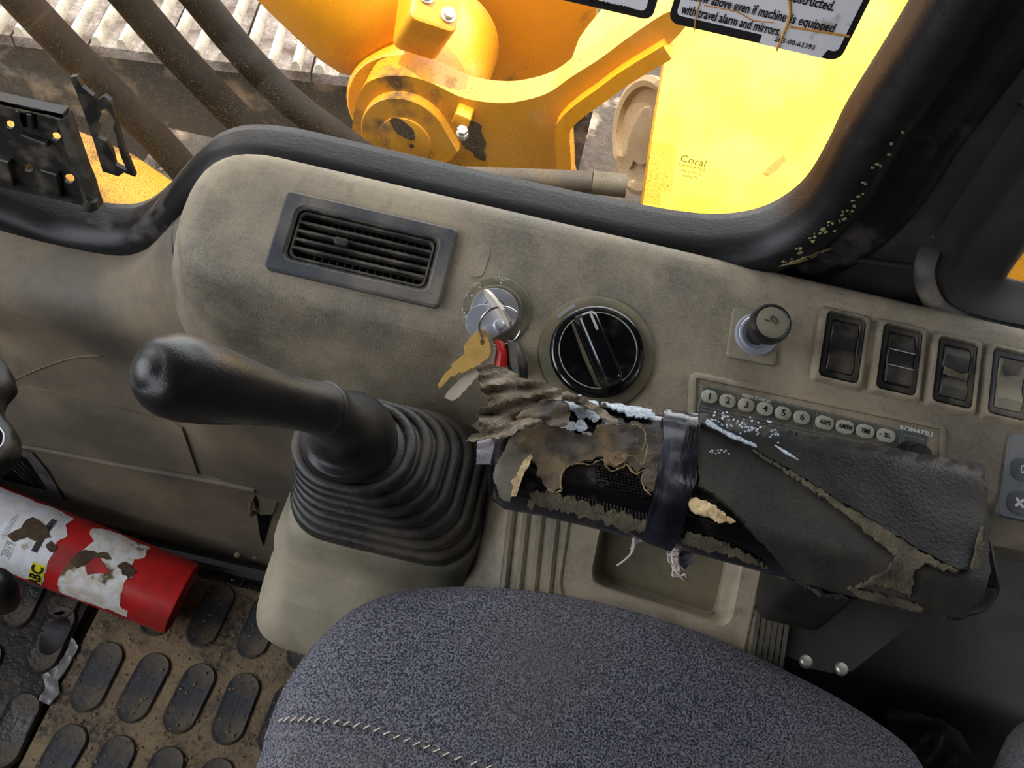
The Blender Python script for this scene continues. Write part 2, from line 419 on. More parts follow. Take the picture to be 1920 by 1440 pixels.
def glass_mat():
    m = bpy.data.materials.new('dusty cab glass'); m.use_nodes = True
    t = m.node_tree; n = t.nodes; n.clear(); lk = t.links.new
    out = n.new('ShaderNodeOutputMaterial')
    tr = n.new('ShaderNodeBsdfTransparent'); tr.inputs[0].default_value = (.97, .97, .95, 1)
    gl = n.new('ShaderNodeBsdfGlossy'); gl.inputs['Roughness'].default_value = .02
    fr = n.new('ShaderNodeFresnel'); fr.inputs[0].default_value = 1.25
    m1 = n.new('ShaderNodeMixShader'); lk(fr.outputs[0], m1.inputs[0]); lk(tr.outputs[0], m1.inputs[1]); lk(gl.outputs[0], m1.inputs[2])
    df = n.new('ShaderNodeBsdfDiffuse'); df.inputs[0].default_value = S(150, 124, 84)
    tc = n.new('ShaderNodeTexCoord')
    sp = n.new('ShaderNodeSeparateXYZ'); lk(tc.outputs['Object'], sp.inputs[0])
    # dried splashes: specks, denser towards the bottom seal
    n1 = n.new('ShaderNodeTexNoise'); n1.inputs['Scale'].default_value = 750; n1.inputs['Detail'].default_value = 2; lk(tc.outputs['Object'], n1.inputs[0])
    n2 = n.new('ShaderNodeTexNoise'); n2.inputs['Scale'].default_value = 14; n2.inputs['Detail'].default_value = 4; lk(tc.outputs['Object'], n2.inputs[0])
    hz = n.new('ShaderNodeMapRange'); hz.inputs[1].default_value = .84; hz.inputs[2].default_value = .58; hz.inputs[3].default_value = 0; hz.inputs[4].default_value = .12; lk(sp.outputs['Z'], hz.inputs[0])
    sb = n.new('ShaderNodeMath'); sb.operation = 'ADD'; lk(n1.outputs['Fac'], sb.inputs[0]); lk(hz.outputs[0], sb.inputs[1])
    st = n.new('ShaderNodeMapRange'); st.inputs[1].default_value = .68; st.inputs[2].default_value = .76; st.inputs[4].default_value = .5; lk(sb.outputs[0], st.inputs[0])
    fm = n.new('ShaderNodeMapRange'); fm.inputs[1].default_value = .4; fm.inputs[2].default_value = .75; fm.inputs[3].default_value = .005; fm.inputs[4].default_value = .09; lk(n2.outputs['Fac'], fm.inputs[0])
    mxm = n.new('ShaderNodeMath'); mxm.operation = 'MAXIMUM'; lk(st.outputs[0], mxm.inputs[0]); lk(fm.outputs[0], mxm.inputs[1])
    m2 = n.new('ShaderNodeMixShader'); lk(mxm.outputs[0], m2.inputs[0]); lk(m1.outputs[0], m2.inputs[1]); lk(df.outputs[0], m2.inputs[2])
    lk(m2.outputs[0], out.inputs[0])
    return m
GLASS = glass_mat()

# ------------------------------------------------------------------ naming helpers
def tag(o, label, cat, group=None):
    o['label'] = label; o['category'] = cat
    if group: o['group'] = group
    return o
def struct(o): o['kind'] = 'structure'; return o
def stuff(o): o['kind'] = 'stuff'; return o
def thing(name, label, cat, M=None, group=None):
    o = bpy.data.objects.new(name, None); COL.objects.link(o); o.empty_display_size = .02
    M = M if M is not None else Matrix()
    if isinstance(M, Vector): M = Matrix.Translation(M)
    o.matrix_world = M; ROOTM[o.name] = M
    return tag(o, label, cat, group)
def textmesh(body, size, bold=0, align='CENTER', sp=1.0):
    c = bpy.data.curves.new('t', 'FONT'); c.body = body; c.size = size; c.align_x = align; c.align_y = 'CENTER'
    c.offset = bold; c.space_character = sp; c.resolution_u = 2
    o = bpy.data.objects.new('t', c); me = o.to_mesh()
    vs = [v.co.copy() for v in me.vertices]; fs = [tuple(p.vertices) for p in me.polygons]
    o.to_mesh_clear(); bpy.data.objects.remove(o); bpy.data.curves.remove(c)
    return vs, fs
def text(body, size, M, mt, parent, xs=1.0, bold=0, ext=.00015, name='lettering', align='CENTER', sp=1.0, inworld=False, width=None):
    vs, fs = textmesh(body, size, bold, align, sp)
    if width:
        xx = [v.x for v in vs]; xs = width / (max(xx) - min(xx))
    m_ = MB(M); sheet(m_, [Vector((v.x * xs, v.y, v.z + ext)) for v in vs], [Vector((0, 0, 1))] * len(vs), fs, 2 * ext)
    return m_.build(name, mt, parent, 0, world=inworld)
T = Matrix.Translation
def RX(a): return Matrix.Rotation(math.radians(a), 4, 'X')
def RY(a): return Matrix.Rotation(math.radians(a), 4, 'Y')
def RZ(a): return Matrix.Rotation(math.radians(a), 4, 'Z')
RWALL = RX(90)   # local x -> +X, local y -> +Z, local z -> -Y (towards the seat)

# ================================================================== CAB SHELL
YW = .49
# glass outline of the big right-hand window, lower edge measured, the rest continued around the opening
low = [(-60, 345), (30, 372), (110, 402), (190, 413), (235, 408), (275, 380), (310, 340), (345, 303), (385, 276), (440, 264), (520, 270), (620, 292), (760, 325), (900, 357), (1050, 389), (1180, 416), (1270, 432), (1340, 438), (1400, 432), (1450, 414), (1500, 375), (1540, 310), (1580, 230)]
pl = [at_y(x, y, YW) for x, y in low]
pts = [(p.x, p.z) for p in pl]
xr = pts[-1][0] + .003; x0 = -.98; zt = 1.47
pts += [(xr + .001, .82), (xr + .002, .95), (xr + .003, 1.2), (xr, 1.38), (xr - .03, zt - .025), (xr - .09, zt), (-.2, zt), (-.6, zt), (x0 + .09, zt), (x0 + .02, zt - .03), (x0, zt - .1), (x0, 1.1), (x0, .8), (x0, .58), (x0 + .02, .51), (x0 + .08, .48), (-.75, .475), (-.62, .478)]
win = [(v.x, v.y) for v in spline(pts, 5, True)]
win = inset(win, -.025)
def wl(poly, d): return [Vector((x, YW - d, z)) for x, z in poly]
prof = [(-.019, -.030), (-.019, -.006), (-.0165, .006), (-.010, .014), (-.002, .0175), (.006, .0165), (.013, .011), (.0175, .003), (.020, -.006), (.024, -.011), (.030, -.012), (.036, -.0105), (.042, -.006), (.047, -.0045), (.052, -.006), (.058, -.011)]
mb = MB(); mb.loft([wl(inset(win, -s_), d) for s_, d in prof], cap0=False, cap1=False)
hole1 = inset(win, -.058)
# rear quarter window
q_out = [at_y(x, y, YW) for x, y in [(1960, 165), (1920, 222), (1850, 320), (1790, 410), (1748, 480), (1738, 525), (1752, 560), (1790, 585), (1850, 602), (1930, 618)]]
q2 = [(p.x, p.z) for p in q_out] + [(.50, .618), (.72, .612), (.80, .625), (.83, .68), (.84, 1.0), (.83, 1.38), (.78, 1.45), (.62, 1.46), (.42, 1.45), (.345, 1.40), (.318, 1.25), (.308, 1.0)]
q2 = [(v.x, v.y) for v in spline(q2, 4, True)]
cxq, czq = .56, 1.03
def shrink(poly, k, dz=0): return [(cxq + (x - cxq) * k, czq + (z - czq) * k + dz) for x, z in poly]
qp = [(0, -.011), (.004, -.004), (.010, -.002), (.016, -.006), (.020, -.012), (.026, -.022), (.040, -.036), (.052, -.042), (.056, -.046)]
def q_off(s_): return [(x + .6 * s_ * smooth01((.52 - x) / .12), z - .85 * s_ * smooth01((.92 - z) / .24)) for x, z in inset(q2, s_)]
mb2 = MB(); mb2.loft([wl(q_off(s_), d) for s_, d in qp], cap0=False, cap1=False)
# flat of the wall with both openings
mb3 = MB(); MW = Matrix(((1, 0, 0, 0), (0, 0, -1, YW), (0, 1, 0, 0), (0, 0, 0, 1)))
holed(mb3, [(-1.12, 0), (1.12, 0), (1.12, 1.66), (-1.12, 1.66)], [hole1, q2], -.013, -.011, M=MW)
wall_right = struct(mb3.build('wall_right', FRAME))
seal = mb.build('window_seal', RUBBER, wall_right, 60, label='black rubber seal tube dusty along its top')
mb2.build('window_recess', FRAME_DEEP, wall_right, 50)
lip_ = [at_y(x, y, YW + .004) for x, y in [(1742, 470), (1733, 505), (1738, 540), (1756, 570), (1790, 592), (1850, 610), (1940, 628)]]
m_ = MB(); m_.tube(spline(lip_, 5), .0075, 10); m_.build('recess_lip', SLATE, wall_right, 60, label='dusty lip around the rear window recess')
mb = MB()
holed(mb, inset(win, -.012), [], -.0015, .0015, M=T((0, YW + .022, 0)) @ RWALL)
window_1 = struct(mb.build('window_1', GLASS, smooth=0))
mb = MB(); holed(mb, q_off(.05), [], -.0015, .0015, M=T((0, YW + .043, 0)) @ RWALL)
window_2 = struct(mb.build('window_2', GLASS, smooth=0))
# raised seam step and bare chips on the rear pillar
mb = MB(); a, b = at_y(1490, 470, YW + .008), at_y(1722, 503, YW + .008)
mb.tube([a, a.lerp(b, .3), a.lerp(b, .7), b], .0022, 8)
mb.build('weld_seam', FRAME, wall_right)
mbw = MB(); holed(mbw, [(-1.12, 0), (1.12, 0), (1.12, 1.66), (-1.12, 1.66)], [hole1, q2], -.013, -.011, M=MW)
mbs = MB(); mbs.loft([wl(inset(win, -s_), d) for s_, d in prof], cap0=False, cap1=False)
o_ = len(mbw.v); allv = mbw.v + mbs.v; allf = mbw.f + [tuple(i + o_ for i in f) for f in mbs.f]
bvh_wall = BVHTree.FromPolygons(allv, allf)
rnd = random.Random(3); mb = MB()
line = [(1692, 243), (1672, 270), (1662, 290), (1645, 310), (1640, 318), (1622, 345), (1614, 366), (1602, 378), (1594, 392), (1588, 398), (1578, 408), (1560, 425), (1548, 432), (1530, 440), (1520, 450), (1500, 470), (1478, 490)]
for i, (x, y) in enumerate(line):
    for k in range(1 + (i > 3) + 2 * (i > 9)):
        cx, cy = x + rnd.gauss(0, 5), y + rnd.gauss(0, 4); a, b = rnd.uniform(1.2, 4.6), rnd.uniform(1, 3)
        po = [(cx + a * math.cos(t) * rnd.uniform(.6, 1.3) + .5 * b * math.sin(t), cy + b * math.sin(t) * rnd.uniform(.6, 1.3) - .3 * a * math.cos(t)) for t in [2 * math.pi * j / 8 for j in range(8)]]
        patch(bvh_wall, po, .0006, .0008, 8, mb=mb)
for po in ([(1460, 498), (1485, 490), (1520, 478), (1550, 465), (1562, 462), (1545, 474), (1530, 482), (1500, 492)], [(1700, 497), (1718, 492), (1728, 500), (1722, 510)], [(1718, 545), (1726, 542), (1724, 552)], [(1745, 440), (1756, 442), (1750, 447)], [(1730, 470), (1738, 468), (1735, 474)]):
    patch(bvh_wall, jag(po, 4, 1.2, 5), .0006, .0008, 8, mb=mb)
stuff(mb.build('paint_chips', CHIP, wall_right, label='bare primer chips along the pillar edge'))
# unseen cab sides: ceiling, back, door side, front edge; openings sized to steer light
def flat(name, m, c, d):
    q = MB(); q.box(c, d); return struct(q.build(name, m, smooth=0))
flat('ceiling', HEADL, (0, -.22, 1.69), (2.24, 1.46, .05))
flat('floor', DECK, (0, -.22, -.03), (2.24, 1.46, .04))
def sidewall(name, poly, holes, M):
    q = MB(); holed(q, poly, holes, -.03, 0, M=M); return struct(q.build(name, FRAME, smooth=0))
sidewall('wall_left', [(-1.12, 0), (1.12, 0), (1.12, 1.66), (-1.12, 1.66)], [rounded([(-1.04, .9), (-.50, .9), (-.50, 1.60), (-1.04, 1.60)], .08)], T((0, -.95, 0)) @ RWALL)
sidewall('wall_back', [(-.95, 0), (.5, 0), (.5, 1.66), (-.95, 1.66)], [rounded([(-.6, 1.05), (.2, 1.05), (.2, 1.45), (-.6, 1.45)], .08)], T((1.12, 0, 0)) @ Matrix(((0, 0, -1, 0), (1, 0, 0, 0), (0, 1, 0, 0), (0, 0, 0, 1))))
sidewall('wall_front', [(-.95, 0), (.5, 0), (.5, 1.66), (-.95, 1.66)], [rounded([(-.60, .72), (.46, .72), (.46, 1.63), (-.60, 1.63)], .07)], T((-1.12, 0, 0)) @ Matrix(((0, 0, 1, 0), (1, 0, 0, 0), (0, 1, 0, 0), (0, 0, 0, 1))))

# ================================================================== RIGHT CONSOLE
console = thing('side_console', 'dusty tan moulded control console under the big side window', 'console', CONM)
# outline of the tilted top in console coordinates
top_poly = [(-.268, .083), (-.268, -.03), (-.03, -.032), (.010, -.045), (.014, -.26), (.224, -.26), (.226, -.066), (.60, -.066), (.60, .083)]
out = rounded(top_poly, [.07, .075, .02, .03, .07, .07, .03, .07, .07], 9)
tray_c = [L(1128, 985), L(1115, 1100), L(1378, 1172), L(1385, 1075)]
tray_out = rounded([(.0815, -.128), (.0815, -.1745), (.1815, -.1825), (.1835, -.128)], .012)
rad_out = rounded([(.1275, -.0155), (.1275, -.075), (.3125, -.066), (.3125, -.0085)], .005)
def dense(poly, step):
    o = []
    for i in range(len(poly)):
        a, b = Vector(poly[i]), Vector(poly[(i + 1) % len(poly)]); k = max(1, int((b - a).length / step))
        for j in range(k): q = a + (b - a) * j / k; o.append((q.x, q.y))
    return o
out = dense(out, .012)
mb = MB()
cprof = [(-.05, -.16), (-.036, -.10), (-.018, -.055), (-.008, -.030), (-.001, -.015), (.0025, -.008), (.007, -.0033), (.0125, -.0009), (.019, 0)]
def offy(poly, s_):
    # keep the far (window side) edge in place
    q = inset(poly, s_)
    return [(x, min(y, .0845)) if y > .05 else ((min(x, .2275), y) if (y < -.075 and .2 < x) else (x, y)) for x, y in q]
mb.loft([[(x, y, h) for x, y in offy(out, s_)] for s_, h in cprof], cap0=False, cap1=False)
inner = offy(out, .019)
uv = [L(541, 364), L(860, 434), L(822, 578), L(498, 508)]
vc = (sum(a for a, b in uv) / 4, sum(b for a, b in uv) / 4)
holed(mb, inner, [tray_out, rrect(.104, .040, .006, 5, vc[0], vc[1])], -.001, 0)
mb.loft([[(x, y, h) for x, y in inset(tray_out, s_)] for s_, h in ((0, 0), (.002, -.004), (.003, -.014), (.006, -.018), (.012, -.019))], cap0=False)
ctop = mb.build('top_cover', TAN, console, 40)
bvh_con = BVHTree.FromPolygons([CONM @ v for v in mb.v], mb.f)
# raised rim line of the tray
mb = MB(); p_ = rounded([(.0585, -.12), (.0620, -.183), (.075, -.192), (.192, -.205), (.197, -.12)], [0, .008, .008, .01, 0])
mb.tube([(x, y, .0002) for x, y in p_], .0012, 6); mb.build('tray_rim', OLIVE, console)
# floor of the tray, olive and worn
mb = MB(); mb.prism(rounded([(.0905, -.136), (.0905, -.1665), (.1730, -.1740), (.1750, -.136)], .006), -.0195, -.0180); mb.build('tray_floor', OLIVE, console)
# grip ribs between lever and tray
for px in (950, 978, 1006, 1034):
    a, b = L(px + 12, 945), L(px - 10, 1150)
    m_ = MB(); n_ = 5
    m_.tube([(a[0] + (b[0] - a[0]) * t / n_, a[1] + (b[1] - a[1]) * t / n_, -.0012) for t in range(n_ + 1)], .0032, 8)
    m_.build('rib', OLIVE, console)
# stepped ridges at the right edge
for k in range(6):
    x = .1985 + k * .0043
    m_ = MB(); m_.box((x, -.16, -.001 - k * .0007), (.0032, .14, .006)); o_ = m_.build('edge_ridge', GREYSLIP, console, 0)
# embossed blank pads
for (a, b), rz, ww, hh in (((L(898, 490)), -5, .013, .026), ((L(1628, 653)), -3, .009, .026)):
    m_ = MB(T((a, b, 0)) @ RZ(rz)); m_.prism(rrect(ww, hh, ww * .49, 8), -.002, .0007, .0005, 1); m_.build('blank_pad', TAN, console)
# lever pod in front
pod_poly = rounded([(-.146, .345), (-.148, .228), (-.140, .180), (.05, .168), (.05, .36)], [.03, .05, .075, .03, .03], 9)
mb = MB(); mb.loft([[(x, y, z) for x, y in inset(dense(pod_poly, .01), s_)] for s_, z in ((.042, .345), (.03, .385), (.014, .417), (.003, .437), (0, .451), (.002, .459), (.007, .466), (.014, .471), (.024, .473))])
mb.build('lever_pod', TAN_LIGHT, console, 60, world=True, label='paler dusty lever pod with rounded corners')
rx0, rx1, ry0, ry1 = -.136, .004, .234, .355
ris = rounded([(rx0, ry0), (rx1, ry0 + .006), (rx1, ry1), (rx0, ry1)], .028, 6)
mb = MB(); mb.loft([[(x, y, z) for x, y in inset(ris, s_)] for s_, z in ((-.012, .468), (-.006, .473), (-.002, .480), (.000, .501), (.003, .5075), (.01, .509))])
mb.build('lever_riser', TAN_LIGHT, console, 60, world=True)

# lower dash cover: the moulded skirt from window sill to the floor
dash = thing('dash_cover', 'scuffed grey brown lower dash cover running down to the floor', 'dash panel')
P0 = [(.50, .459), (.478, .460), (.462, .459), (.447, .456), (.434, .451), (.425, .444), (.419, .433), (.418, .420), (.423, .395), (.428, .365), (.420, .33), (.405, .28), (.400, .12), (.404, .04), (.408, 0)]
P1 = [(.50, .565), (.478, .568), (.462, .570), (.447, .572), (.434, .558), (.422, .540), (.412, .518), (.404, .49), (.400, .45), (.398, .40), (.398, .32), (.400, .22), (.402, .12), (.404, .05), (.408, 0)]
slp = [at_y(x_, y_, .478) for x_, y_ in [(-60, 388), (0, 402), (100, 427), (190, 442), (225, 440), (258, 426), (285, 402), (310, 377), (335, 350), (370, 325), (420, 306), (470, 298)]]
def sill_t(x):
    if x <= slp[0].x: return 0
    for a, b in zip(slp, slp[1:]):
        if a.x <= x <= b.x:
            z = a.z + (b.z - a.z) * (x - a.x) / (b.x - a.x); return smooth01((z - .468) / .125) * .6 + .4 * max(0, min(1, (z - .468) / .125))
    return 1
xs = [-1.1, -.95, -.8, -.7, -.62, -.56] + [-.52 + .01 * k for k in range(28)] + [-.22, -.1, .05, .2, .5, 1.1]
mb = MB(); rings = []
for x in xs:
    t = sill_t(x - .008); rr = []
    for (a, b), (c, d) in zip(P0, P1): rr.append((x, a + (c - a) * t, b + (d - b) * t))
    rings.append([Vector(p) for p in spline(rr, 3)])
mb.loft(rings, closed=False)
mb.build('skirt', GREYTAN, dash, 60)
bvh_dash = mb.bvh()
bvh_all = BVHTree.FromPolygons(mb.v + [CONM @ v for v in MB().v], mb.f)
poly = [(8, 742), (22, 728), (50, 722), (180, 748), (322, 783), (344, 800), (358, 840), (373, 886), (200, 858), (95, 836), (30, 828), (12, 790)]
patch(bvh_dash, poly, .003, .006, 16).build('access_panel', GREYTAN, dash, 40, label='cleaner access panel with one slanted end')
for path in ([(18, 718), (60, 697), (130, 672), (190, 666)], [(325, 412), (322, 450), (328, 500), (340, 550), (358, 590), (400, 611)], [(0, 400), (100, 425), (215, 443)], [(372, 889), (430, 905), (478, 920)]):
    m_ = MB(); q = []
    for p in spline([Vector((x, y, 0)) for x, y in path], 5):
        h = bvh_dash.ray_cast(CAM, ray(p.x, p.y).normalized())[0]
        if h: q.append(h)
    if len(q) > 2:
        m_.tube(q, .0010, 6); m_.build('moulded_seam', GREYTAN, dash)
m_ = MB(); q = []
for p in spline([Vector((x, y, 0)) for x, y in [(-20, 826), (60, 838), (200, 866), (300, 884), (373, 897), (430, 908), (478, 919)]], 4):
    h = bvh_dash.ray_cast(CAM, ray(p.x, p.y).normalized())[0]
    if h: q.append(h)
m_.tube(q, .0038, 10); m_.build('ledge', GREYTAN, dash, 60)
# latch at the right end of the lower panel
m_ = MB()
def dpt(px, py, off=0):
    d = ray(px, py).normalized(); h, nn, _, _ = bvh_dash.ray_cast(CAM, d); return h - d * off
p = dpt(474, 940, .004); m_.box(p, (.007, .008, .028)); p = dpt(470, 958, .006); m_.tube([dpt(472, 935, .009), dpt(470, 965, .009)], .0035, 8)
m_.build('latch', RUST, dash, label='small rusty latch lever')
patch(bvh_dash, [(485, 930), (520, 940), (512, 962), (488, 962)], .002, .003, 10).build('latch_plate', TAN_LIGHT, dash)
patch(bvh_dash, [(482, 962), (510, 966), (494, 1022), (488, 1005)], .001, .002, 10).build('latch_slot', DARK, dash)
# rubber strip along the foot of the dash
m_ = MB(); m_.tube([(-1.0, .392, .012), (-.6, .392, .012), (-.4, .392, .012), (-.1, .392, .012)], .011, 10)
tag(m_.build('edge_strip', BRACKETP), 'black rubber strip along the foot of the dash cover', 'trim strip')

# low outlet grille at the left
og = thing('foot_vent', 'black slanted foot vent low on the dash beside the monitor', 'vent', Vector(dpt(70, 885)))
patch(bvh_dash, [(-30, 860), (38, 838), (62, 846), (90, 880), (122, 934), (70, 928), (20, 905), (-30, 890)], .0025, .004, 12).build('frame', SLATE, og, world=True)
patch(bvh_dash, [(-25, 868), (30, 848), (52, 856), (92, 915), (60, 908), (10, 895)], .0035, .004, 12).build('opening', DARK, og, world=True)
for k in range(4):
    x = 20 + k * 14; a = dpt(x - 22, 852 + k * 4, .006); b = dpt(x + 28, 905 + k * 6 - 6, .006)
    m_ = MB(); m_.tube([a, a.lerp(b, .5), b], .0016, 6); m_.build('slat', GREYSLIP, og, world=True)

# ================================================================== AIR VENT
uv = [L(541, 364), L(860, 434), L(822, 578), L(498, 508)]
vc = (sum(a for a, b in uv) / 4, sum(b for a, b in uv) / 4)
vent = thing('air_vent', 'slate grey rectangular air vent with horizontal slats above the lever', 'air vent', conm(vc[0], vc[1], 0, 0))
W_, H_ = .1285, .0615
mb = MB(); mb.frame(rrect(W_, H_, .004), rrect(.106, .0415, .006), -.004, .006, .0015); mb.build('frame', SLATE, vent)
mb = MB(); mb.frame(rrect(.106, .0415, .006), rrect(.1035, .039, .006), -.02, .0045, 0); mb.build('inner_frame', VENTBLK, vent)
mb = MB(); mb.frame(rrect(.1015, .037, .005), rrect(.0975, .033, .0045), -.004, .0035, .0006); mb.build('slat_frame', VENTBLK, vent)
for k in range(4):
    m_ = MB(); y = -.0165 + .033 * (k + 1) / 5
    m_.box((0, y, -.001), (.099, .0019, .009)); m_.build('slat', VENTBLK, vent, 0)
fm = None
for k in range(17):
    x = -.046 + k * .00575
    if fm is None:
        m_ = MB(); m_.box((0, 0, 0), (.0009, .036, .010)); fm = m_.build('blade', BLACK, vent, 0); o_ = fm
    else: o_ = fm.copy(); COL.objects.link(o_)
    o_.location = (x, 0, -.0115)
m_ = MB(T((-.0155, .0012, .003))); m_.prism(rrect(.0105, .0055, .002), -.006, .004, .001); m_.build('thumb_tab', VENTBLK, vent)
m_ = MB(); m_.prism(rrect(.106, .0415, .006), -.03, -.0175); m_.build('duct', DARK, vent)

# ================================================================== IGNITION SWITCH + KEYS
ic = L(931, 582)
ign = thing('ignition_switch', 'round ignition switch with chrome barrel and olive ring beside the vent', 'ignition switch', conm(ic[0], ic[1]))
m_ = MB(); m_.lathe([(.0262, -.003), (.0262, .0005), (.0252, .0015), (.024, .0018), (.0190, .0018), (.0176, .003), (0.0, .003)], 48); m_.build('bezel', OLIVE_CLEAN, ign)
m_ = MB(T((-.001, -.0035, 0))); m_.lathe([(.0172, .002), (.0172, .009), (.0165, .0102), (.0085, .0102), (.0080, .0085), (0, .0085)], 48); m_.build('barrel', CHROME, ign)
m_ = MB(T((-.001, -.0035, .0085)) @ RZ(40)); m_.lathe([(.0078, 0), (.0078, .0012), (.007, .002), (0, .002)], 24); m_.build('key_plug', CHROME, ign)
m_ = MB(T((-.001, -.0035, .0095)) @ RZ(128)); m_.box((0, 0, .0012), (.012, .0018, .0006)); m_.build('key_slot', DARK, ign)
m_ = MB(T((-.0058, -.0140, .0105))); m_.lathe([(.0135, 0), (.0135, .0012), (.0130, .0018), (0, .0018)], 40); m_.build('dust_cap', CHROME, ign)
m_ = MB(T((.0045, -.0140, .012))); m_.lathe([(.0042, 0), (.0040, .002), (.003, .003), (0, .0034)], 20); m_.build('cap_rivet', CHROME, ign)
def arctext(body, r, a0, da, size, par, mt, z=.002, base=(0, 0)):
    for i, ch in enumerate(body):
        a = math.radians(a0 - da * i)
        text(ch, size, T((base[0] + r * math.cos(a), base[1] + r * math.sin(a), z)) @ RZ(math.degrees(a) - 90), mt, par, bold=.00008)
arctext('START', .0232, 104, 5.2, .0036, ign, FADED)
arctext('ON', .0236, 143, 6, .0036, ign, FADED); arctext('OFF', .0238, 170, 5, .0034, ign, FADED); arctext('HEAT', .0232, 212, 6, .0036, ign, FADED)
for a, r in ((94, .0205), (139, .0208), (163, .0208)):
    m_ = MB(T((r * math.cos(math.radians(a)), r * math.sin(math.radians(a)), .0017))); m_.lathe([(.0009, 0), (.0009, .0004), (0, .0004)], 12); m_.build('dot', FADED, ign)

# key standing in the lock, its head seen edge on
kp = con(935, 580, .012)
ik = thing('ignition_key', 'thin flat ignition key standing in the chrome lock', 'key', kp)
a, b = con(908, 545, .016), con(958, 612, .024)
dirv = (b - a).normalized(); up_ = CN
m_ = MB(); side = dirv.cross(up_).normalized()
outl = []
for t, h in ((0, .002), (.08, .009), (.3, .014), (.7, .014), (.95, .008), (1, 0), (.9, -.006), (.55, -.009), (.3, -.006), (.1, -.004)):
    outl.append(a.lerp(b, t) + up_ * h)
m_.loft([[p - side * .0010 for p in outl], [p + side * .0010 for p in outl]])
m_.build('bow', SILVER, ik, 30, world=True)
# split ring
rc = con(938, 612, .022)
kr = thing('key_ring', 'wire key ring hanging from the ignition key', 'key ring', rc)
e1 = (con(978, 600, .022) - con(900, 620, .022)).normalized(); e2 = (CV * .8 + CN * .6).normalized(); e2 = (e2 - e1 * e2.dot(e1)).normalized()
R_ = .0148
m_ = MB(); m_.tube([rc + e1 * R_ * math.cos(a) + e2 * R_ * math.sin(a) + CN * (.0015 * a / 6.3) for a in [-.85 + 5.7 * k / 40 for k in range(41)]], .0007, 8)
m_.tube([rc + e1 * R_ * math.cos(a) + e2 * R_ * math.sin(a) - CN * .0013 for a in [-.2 + 6.2 * k / 40 for k in range(41)]], .0006, 8)
m_.build('coil', STEEL, kr, world=True)
def keyshape(name, label, bow, blade, h0, h1, mt, th=.0018, hole=None, cat='key'):
    """bow and blade outlines in photo pixels; the key lies on a plane above the console between heights"""
    cx = sum(p[0] for p in bow) / len(bow); cy = sum(p[1] for p in bow) / len(bow)
    r = thing(name, label, cat, con(cx, cy, h0))
    for nm, po, h in (('bow', bow, h0), ('blade', blade, h1)):
        if not po: continue
        m_ = MB(CONM); hs = [[L(x, y, h) for x, y in hole]] if (hole and nm == 'bow') else []
        holed(m_, [L(x, y, h) for x, y in po], hs, h - th, h); m_.build(nm, mt, r, 30, world=True)
    return r
keyshape('house_key', 'brass key hanging lowest and leftmost on the ring', [(888, 625), (902, 616), (912, 622), (921, 660), (915, 672), (886, 691), (876, 684), (869, 650)],
         [(872, 662), (884, 690), (866, 700), (862, 697), (851, 706), (846, 705), (830, 724), (824, 728), (820, 722), (834, 700), (848, 688), (846, 683), (860, 672)], .020, .0195, BRASS, hole=[(900, 640), (903, 634), (909, 637), (908, 645), (903, 648)])
keyshape('padlock_key', 'silver key with serrated blade behind the brass key', [(905, 622), (920, 628), (931, 655), (926, 675), (912, 690), (895, 684)], [(880, 694), (896, 690), (904, 694), (898, 702), (893, 708), (888, 712), (884, 720), (878, 724), (873, 731), (868, 735), (862, 744), (855, 748), (848, 752), (833, 745), (840, 733)], .0165, .016, SILVER)
def fob(name, label, path, rad, h, mt, m2=None):
    r = thing(name, label, 'key fob', con(path[0][0], path[0][1], h)); m_ = MB()
    m_.tube([con(x, y, h) for x, y in path], rad, 10); m_.build('body', mt, r, world=True)
    return r
fob('red_key_fob', 'red plastic key head on the ring between silver key and black fob', [(928, 640), (936, 646), (940, 665), (938, 690), (925, 712), (905, 724)], [.002, .004, .0045, .0045, .004, .003], .012, REDP)
fob('black_key_fob', 'black and grey key fob rightmost on the ring', [(950, 642), (962, 650), (968, 672), (972, 692), (975, 712)], [.003, .006, .0075, .0075, .006], .008, BLACK)

# ================================================================== THROTTLE DIAL
dc = L(1118, 662)
dial = thing('throttle_dial', 'large black rotary throttle dial on an olive ring', 'dial', conm(dc[0], dc[1]))
m_ = MB(); m_.lathe([(.0425, -.003), (.0425, .001), (.0415, .0028), (.039, .0036), (.034, .0036), (.033, .002), (0, .002)], 64); m_.build('base_ring', OLIVE_CLEAN, dial)
m_ = MB(); m_.lathe([(.0330, .001), (.0330, .0075), (.0318, .0085), (.0285, .0088), (.0276, .0082), (0, .0082)], 64); m_.build('disc', GLOSS, dial)
m_ = MB(); m_.lathe([(.0280, .0080), (.0280, .0091), (.0275, .0091), (.0275, .0080)], 64); m_.build('disc_line', FADED, dial)
gm = RZ(-56)
m_ = MB(gm); m_.loft([[(x, y, z) for x, y in rrect(.056 - 2 * s_, .0165 - 2 * s_, .005 - s_ * .3)] for s_, z in ((-.0015, .008), (0, .010), (.001, .018), (.002, .0205), (.004, .0215))]); m_.build('grip_bar', GLOSS, dial, 50)
m_ = MB(gm); m_.box((-.0185, .0022, .0217), (.014, .0017, .0006)); m_.build('pointer_mark', FADED, dial)
m_ = MB(gm); m_.prism([(-.025, -.0104), (.0, -.0116), (.022, -.0112), (.027, -.0085), (.02, -.0088), (-.0, -.0092), (-.026, -.0090)], .0082, .0098); m_.build('dust_line', CREASE, dial)
m_ = MB(); a0 = math.radians(140)
m_.loft([[((.0375 + dr) * math.cos(math.radians(a)), (.0375 + dr) * math.sin(math.radians(a)), z) for dr, z in ((-.0014, .0036), (.0014, .0036), (.0014, .0040), (-.0014, .0040))] for a in range(127, 153, 4)]); m_.build('level_mark', GREYP, dial)

